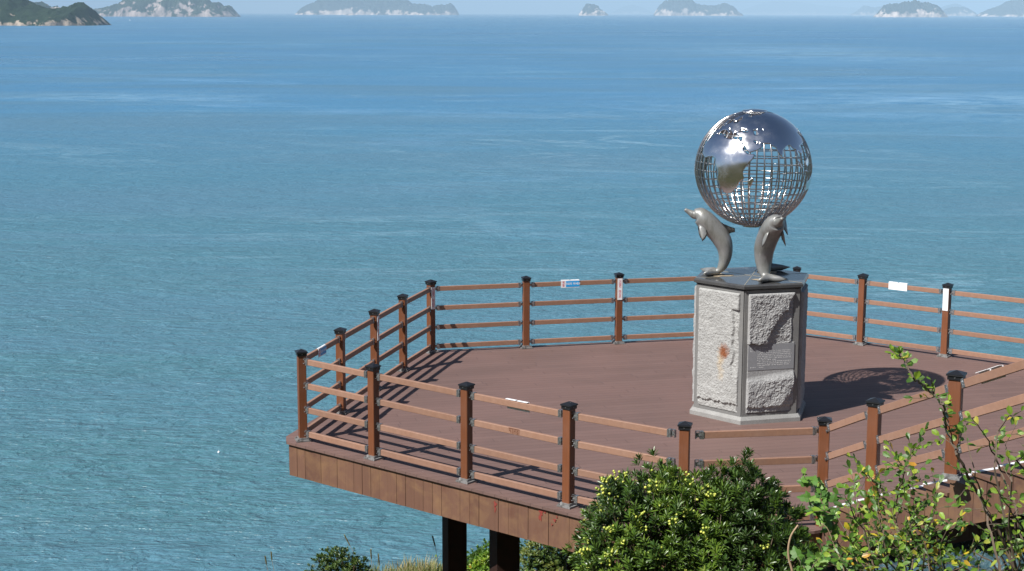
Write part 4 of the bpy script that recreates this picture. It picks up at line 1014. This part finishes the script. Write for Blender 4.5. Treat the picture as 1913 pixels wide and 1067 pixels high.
branch_plant('tall_shrub', 'taller brown-stemmed shrub whose top twig rises against the deck shadow', 'shrub',
    [[(1905, 1090), (1860, 985), (1815, 905), (1790, 850), (1772, 795), (1766, 760)], [(1870, 1090), (1850, 1000), (1838, 940), (1820, 880), (1800, 800), (1808, 785)],
     [(1925, 1090), (1900, 960), (1870, 880), (1845, 820), (1815, 780)], [(1925, 1090), (1920, 1000), (1880, 940), (1850, 900)], [(1930, 1090), (1905, 1030), (1880, 1010)],
     [(1880, 1090), (1850, 1050), (1820, 1030), (1790, 1040)], [(1930, 1090), (1925, 980), (1935, 900), (1900, 860), (1925, 835)],
     [(1905, 1090, .1), (1862, 985), (1817, 905), (1788, 850), (1766, 800), (1763, 757), (1742, 735), (1722, 716), (1706, 706), (1698, 690), (1690, 672), (1680, 664), (1668, 657)],
     [(1900, 1090, -.1), (1880, 990), (1858, 870), (1866, 805), (1885, 778), (1908, 768)], [(1905, 1090), (1885, 1000), (1890, 900), (1880, 830), (1898, 795)], [(1900, 1090), (1870, 1040), (1850, 960), (1830, 930)], [(1915, 1090), (1900, 1030), (1895, 960), (1905, 930)], [(1840, 1090), (1800, 1060), (1760, 1075)], [(1925, 1090), (1890, 1060), (1850, 1075)]],
    5.6, .034, .022, M_SHRUB2, 22, rad=.0042, dens=.62, twigl=(20, 60), slim={7: at(1763, 790, 5.6).z, 8: at(1763, 850, 5.6).z})
branch_plant('climbing_vine', 'vine with lobed bright green leaves beside the berry bush', 'vine',
    [[(1590, 1090), (1560, 1000), (1540, 950), (1520, 905), (1500, 885)], [(1570, 1090), (1545, 1010), (1530, 970), (1510, 930)], [(1590, 1090), (1570, 1030), (1550, 960), (1540, 920)],
     [(1500, 1090), (1520, 1055), (1545, 1050), (1575, 1062)], [(1530, 1090), (1500, 1060), (1490, 1040)], [(1560, 1090), (1540, 1060), (1515, 1040), (1500, 1050)]],
    6.6, .05, .05, M_VINE, 23, True, rad=.0035, dens=1.25, twigl=(14, 40))
def stalk(name, label, cat, pts, Y, r_, material, group=None, plume=0):
    p0 = at(pts[0][0], pts[0][1], Y); gz = ground_z(p0.x, Y); org = Vector((p0.x, Y, gz)); w_ = [at(x, y, Y)-org for x, y in pts]
    if w_[0].z > .05: w_ = [Vector((w_[0].x, 0, -.03))]+w_
    fine = []
    for i in range(len(w_)-1):
        for k in range(4): fine.append(w_[i].lerp(w_[i+1], k/4))
    fine.append(w_[-1])
    for _ in range(3): fine = [fine[0]]+[(fine[i-1]+fine[i]*2+fine[i+1])/4 for i in range(1, len(fine)-1)]+[fine[-1]]
    if not plume:
        b = MB(); b.tube(fine, [r_*(1.1-.5*i/len(fine)) for i in range(len(fine))], 6)
        return tag(b.build(name, material, smooth=True, loc=org), label, cat, group)
    root = empty(name, org, label, cat, group); b = MB(); b.tube(fine, r_, 5); b.build('stalk', material, root); b = MB(); rr = random.Random(int(pts[0][0]))
    d = (fine[-1]-fine[-2]).normalized(); tip = fine[-1]
    for k in range(90):
        f = rr.random(); p = tip-d*plume*(1-f); a = rr.uniform(0, 6.28); o_ = Vector((math.cos(a), math.sin(a), 0))
        leaf(b, p, d*.9+o_*.28, o_, .05, .007, rr.uniform(.5, 1))
    b.build('plume', M_GRASS, root); return root
stalk('dry_stalk', 'thick curved tan stalk between the berry bush and the vine', 'stalk', [(1486, 1075), (1474, 1050), (1472, 1025), (1477, 1000), (1491, 981)], 6.1, .0058, M_TWIG)
stalk('dry_stalk', 'thin straw-coloured stalk slanting up in front of the vine', 'stalk', [(1588, 1075), (1562, 1030), (1552, 1000), (1545, 985), (1534, 978)], 6.0, .0026, M_TWIG)
stalk('dry_stalk', 'long thin straw-coloured stalk crossing the stair cladding low down', 'stalk', [(1640, 1075), (1610, 1035), (1590, 1005), (1583, 990), (1572, 980)], 6.0, .0022, M_TWIG)
GP = 'feathery grass heads at the cliff edge'
for i, (pts, pl, lb) in enumerate((([(682, 1085), (668, 1045), (655, 1022), (645, 1003)], .16, 'dark feathery grass head leaning left over the low bush'), ([(516, 1095), (512, 1065), (508, 1048), (507, 1036)], .1, 'right one of two lone grass heads over the water'),
                      ([(504, 1095), (501, 1070), (498, 1055), (496, 1044)], .1, 'left one of two lone grass heads over the water'), ([(703, 1095), (697, 1068), (694, 1052), (693, 1031)], .12, 'upright grass head just right of the low bush'),
                      ([(712, 1095), (709, 1065), (708, 1050), (707, 1040)], .14, 'pale upright grass head in the dry grass'), ([(822, 1095), (818, 1050), (814, 1025), (809, 1006)], .13, 'pale grass head beside the left column'))):
    stalk('grass_head', lb, 'grass head', pts, 20.5, .0025, M_TWIG, GP, pl)
# dry grass and ground cover
rnd = random.Random(31); b = MB()
def blade(x, y, h, tint, lean):
    z = ground_z(x, y)-.03; a = rnd.uniform(0, 6.28); dx, dy = math.cos(a)*lean, math.sin(a)*lean; w_ = rnd.uniform(.006, .012); sx, sy = math.sin(a)*w_, -math.cos(a)*w_
    b.add([(x-sx, y-sy, z), (x+sx, y+sy, z), (x+dx*.4-sx*.7, y+dy*.4-sy*.7, z+h*.6), (x+dx*.4+sx*.7, y+dy*.4+sy*.7, z+h*.6), (x+dx, y+dy, z+h)], [(0, 1, 3, 2), (2, 3, 4)], 0, tint)
for i in range(17000):
    x = rnd.uniform(-3.2, 3.2); y = rnd.uniform(23.5, 29.0)
    if x < -2.6+rnd.uniform(-.3, .5): continue
    patch = fbm((x*.9, y*.9, 3), 4)
    blade(x, y, rnd.uniform(.12, .30)*(1+.6*patch), min(1, max(0, .40+.6*patch+rnd.uniform(-.3, .3))), rnd.uniform(.02, .25))
for i in range(16000):
    x = rnd.uniform(1.6, 5.2); y = rnd.uniform(9.0, 14.6)
    patch = fbm((x*.9, y*.9, 6), 4)
    if 2.3 < x < 4.4 and y > 11.8 and y < 13.5: continue
    blade(x, y, rnd.uniform(.05, .16), min(1, max(0, .1+.5*patch+rnd.uniform(-.2, .2))), rnd.uniform(.05, .25))
tag(b.build('grass', M_GRASS), kind='stuff')
b = MB()
for i in range(5200):
    x = rnd.uniform(-1.4, 3.2); y = rnd.uniform(24.5, 28.8)
    if fbm((x*1.1, y*1.1, 9), 3) < .02: continue
    z = ground_z(x, y)+rnd.uniform(.05, .33); d = Vector((rnd.uniform(-1, 1), rnd.uniform(-1, 1), rnd.uniform(-.2, 1))); leaf(b, Vector((x, y, z)), d, Vector((0, -.3, 1)), rnd.uniform(.05, .09), .028, min(.84, rnd.random()))
for i in range(6500):
    x = rnd.uniform(2.0, 5.2); y = rnd.uniform(10.8, 13.7)
    if 2.45 < x < 4.35 and y > 11.95 and y < 13.35: continue
    z = ground_z(x, y)+rnd.uniform(.01, .14); d = Vector((rnd.uniform(-1, 1), rnd.uniform(-1, 1), rnd.uniform(-.2, 1))); leaf(b, Vector((x, y, z)), d, Vector((0, -.3, 1)), rnd.uniform(.04, .07), .026, rnd.random()*.6)
tag(b.build('ground_cover', M_SHRUB), kind='stuff')
# tarpaulin
M_TARP = mat('tarpaulin', (.07, .17, .21), .45); t = NT(M_TARP); n = t.noise(t.coord(), 7, 6, .65, .8); t.col(t.ramp(n, [(.35, (.018, .045, .055)), (.7, (.05, .105, .125))])); t.nrm(t.bump(n, .8, .04))
b = MB(); vs = []; nx_, ny_ = 90, 60
for j in range(ny_+1):
    for i in range(nx_+1):
        x = 2.35+2.15*i/nx_; y = 11.9+1.5*j/ny_+.08*fbm((x*2, 4, 4), 3)
        roll_ = .08*math.exp(-((y-13.15)/.16)**2); vs.append((x, y, ground_z(x, y)+.13+.12*abs(fbm((x*3.3, y*3.1, 2), 5, .5))+roll_*(1+.3*fbm((x*2, 1, 8), 3))))
b.add(vs, [(j*(nx_+1)+i, j*(nx_+1)+i+1, (j+1)*(nx_+1)+i+1, (j+1)*(nx_+1)+i) for j in range(ny_) for i in range(nx_)])
tp = b.build('tarpaulin', M_TARP, smooth=True); tag(tp, 'crumpled blue-green tarpaulin on the bank below the stair', 'tarpaulin'); md = tp.modifiers.new('thickness', 'SOLIDIFY'); md.thickness = .004
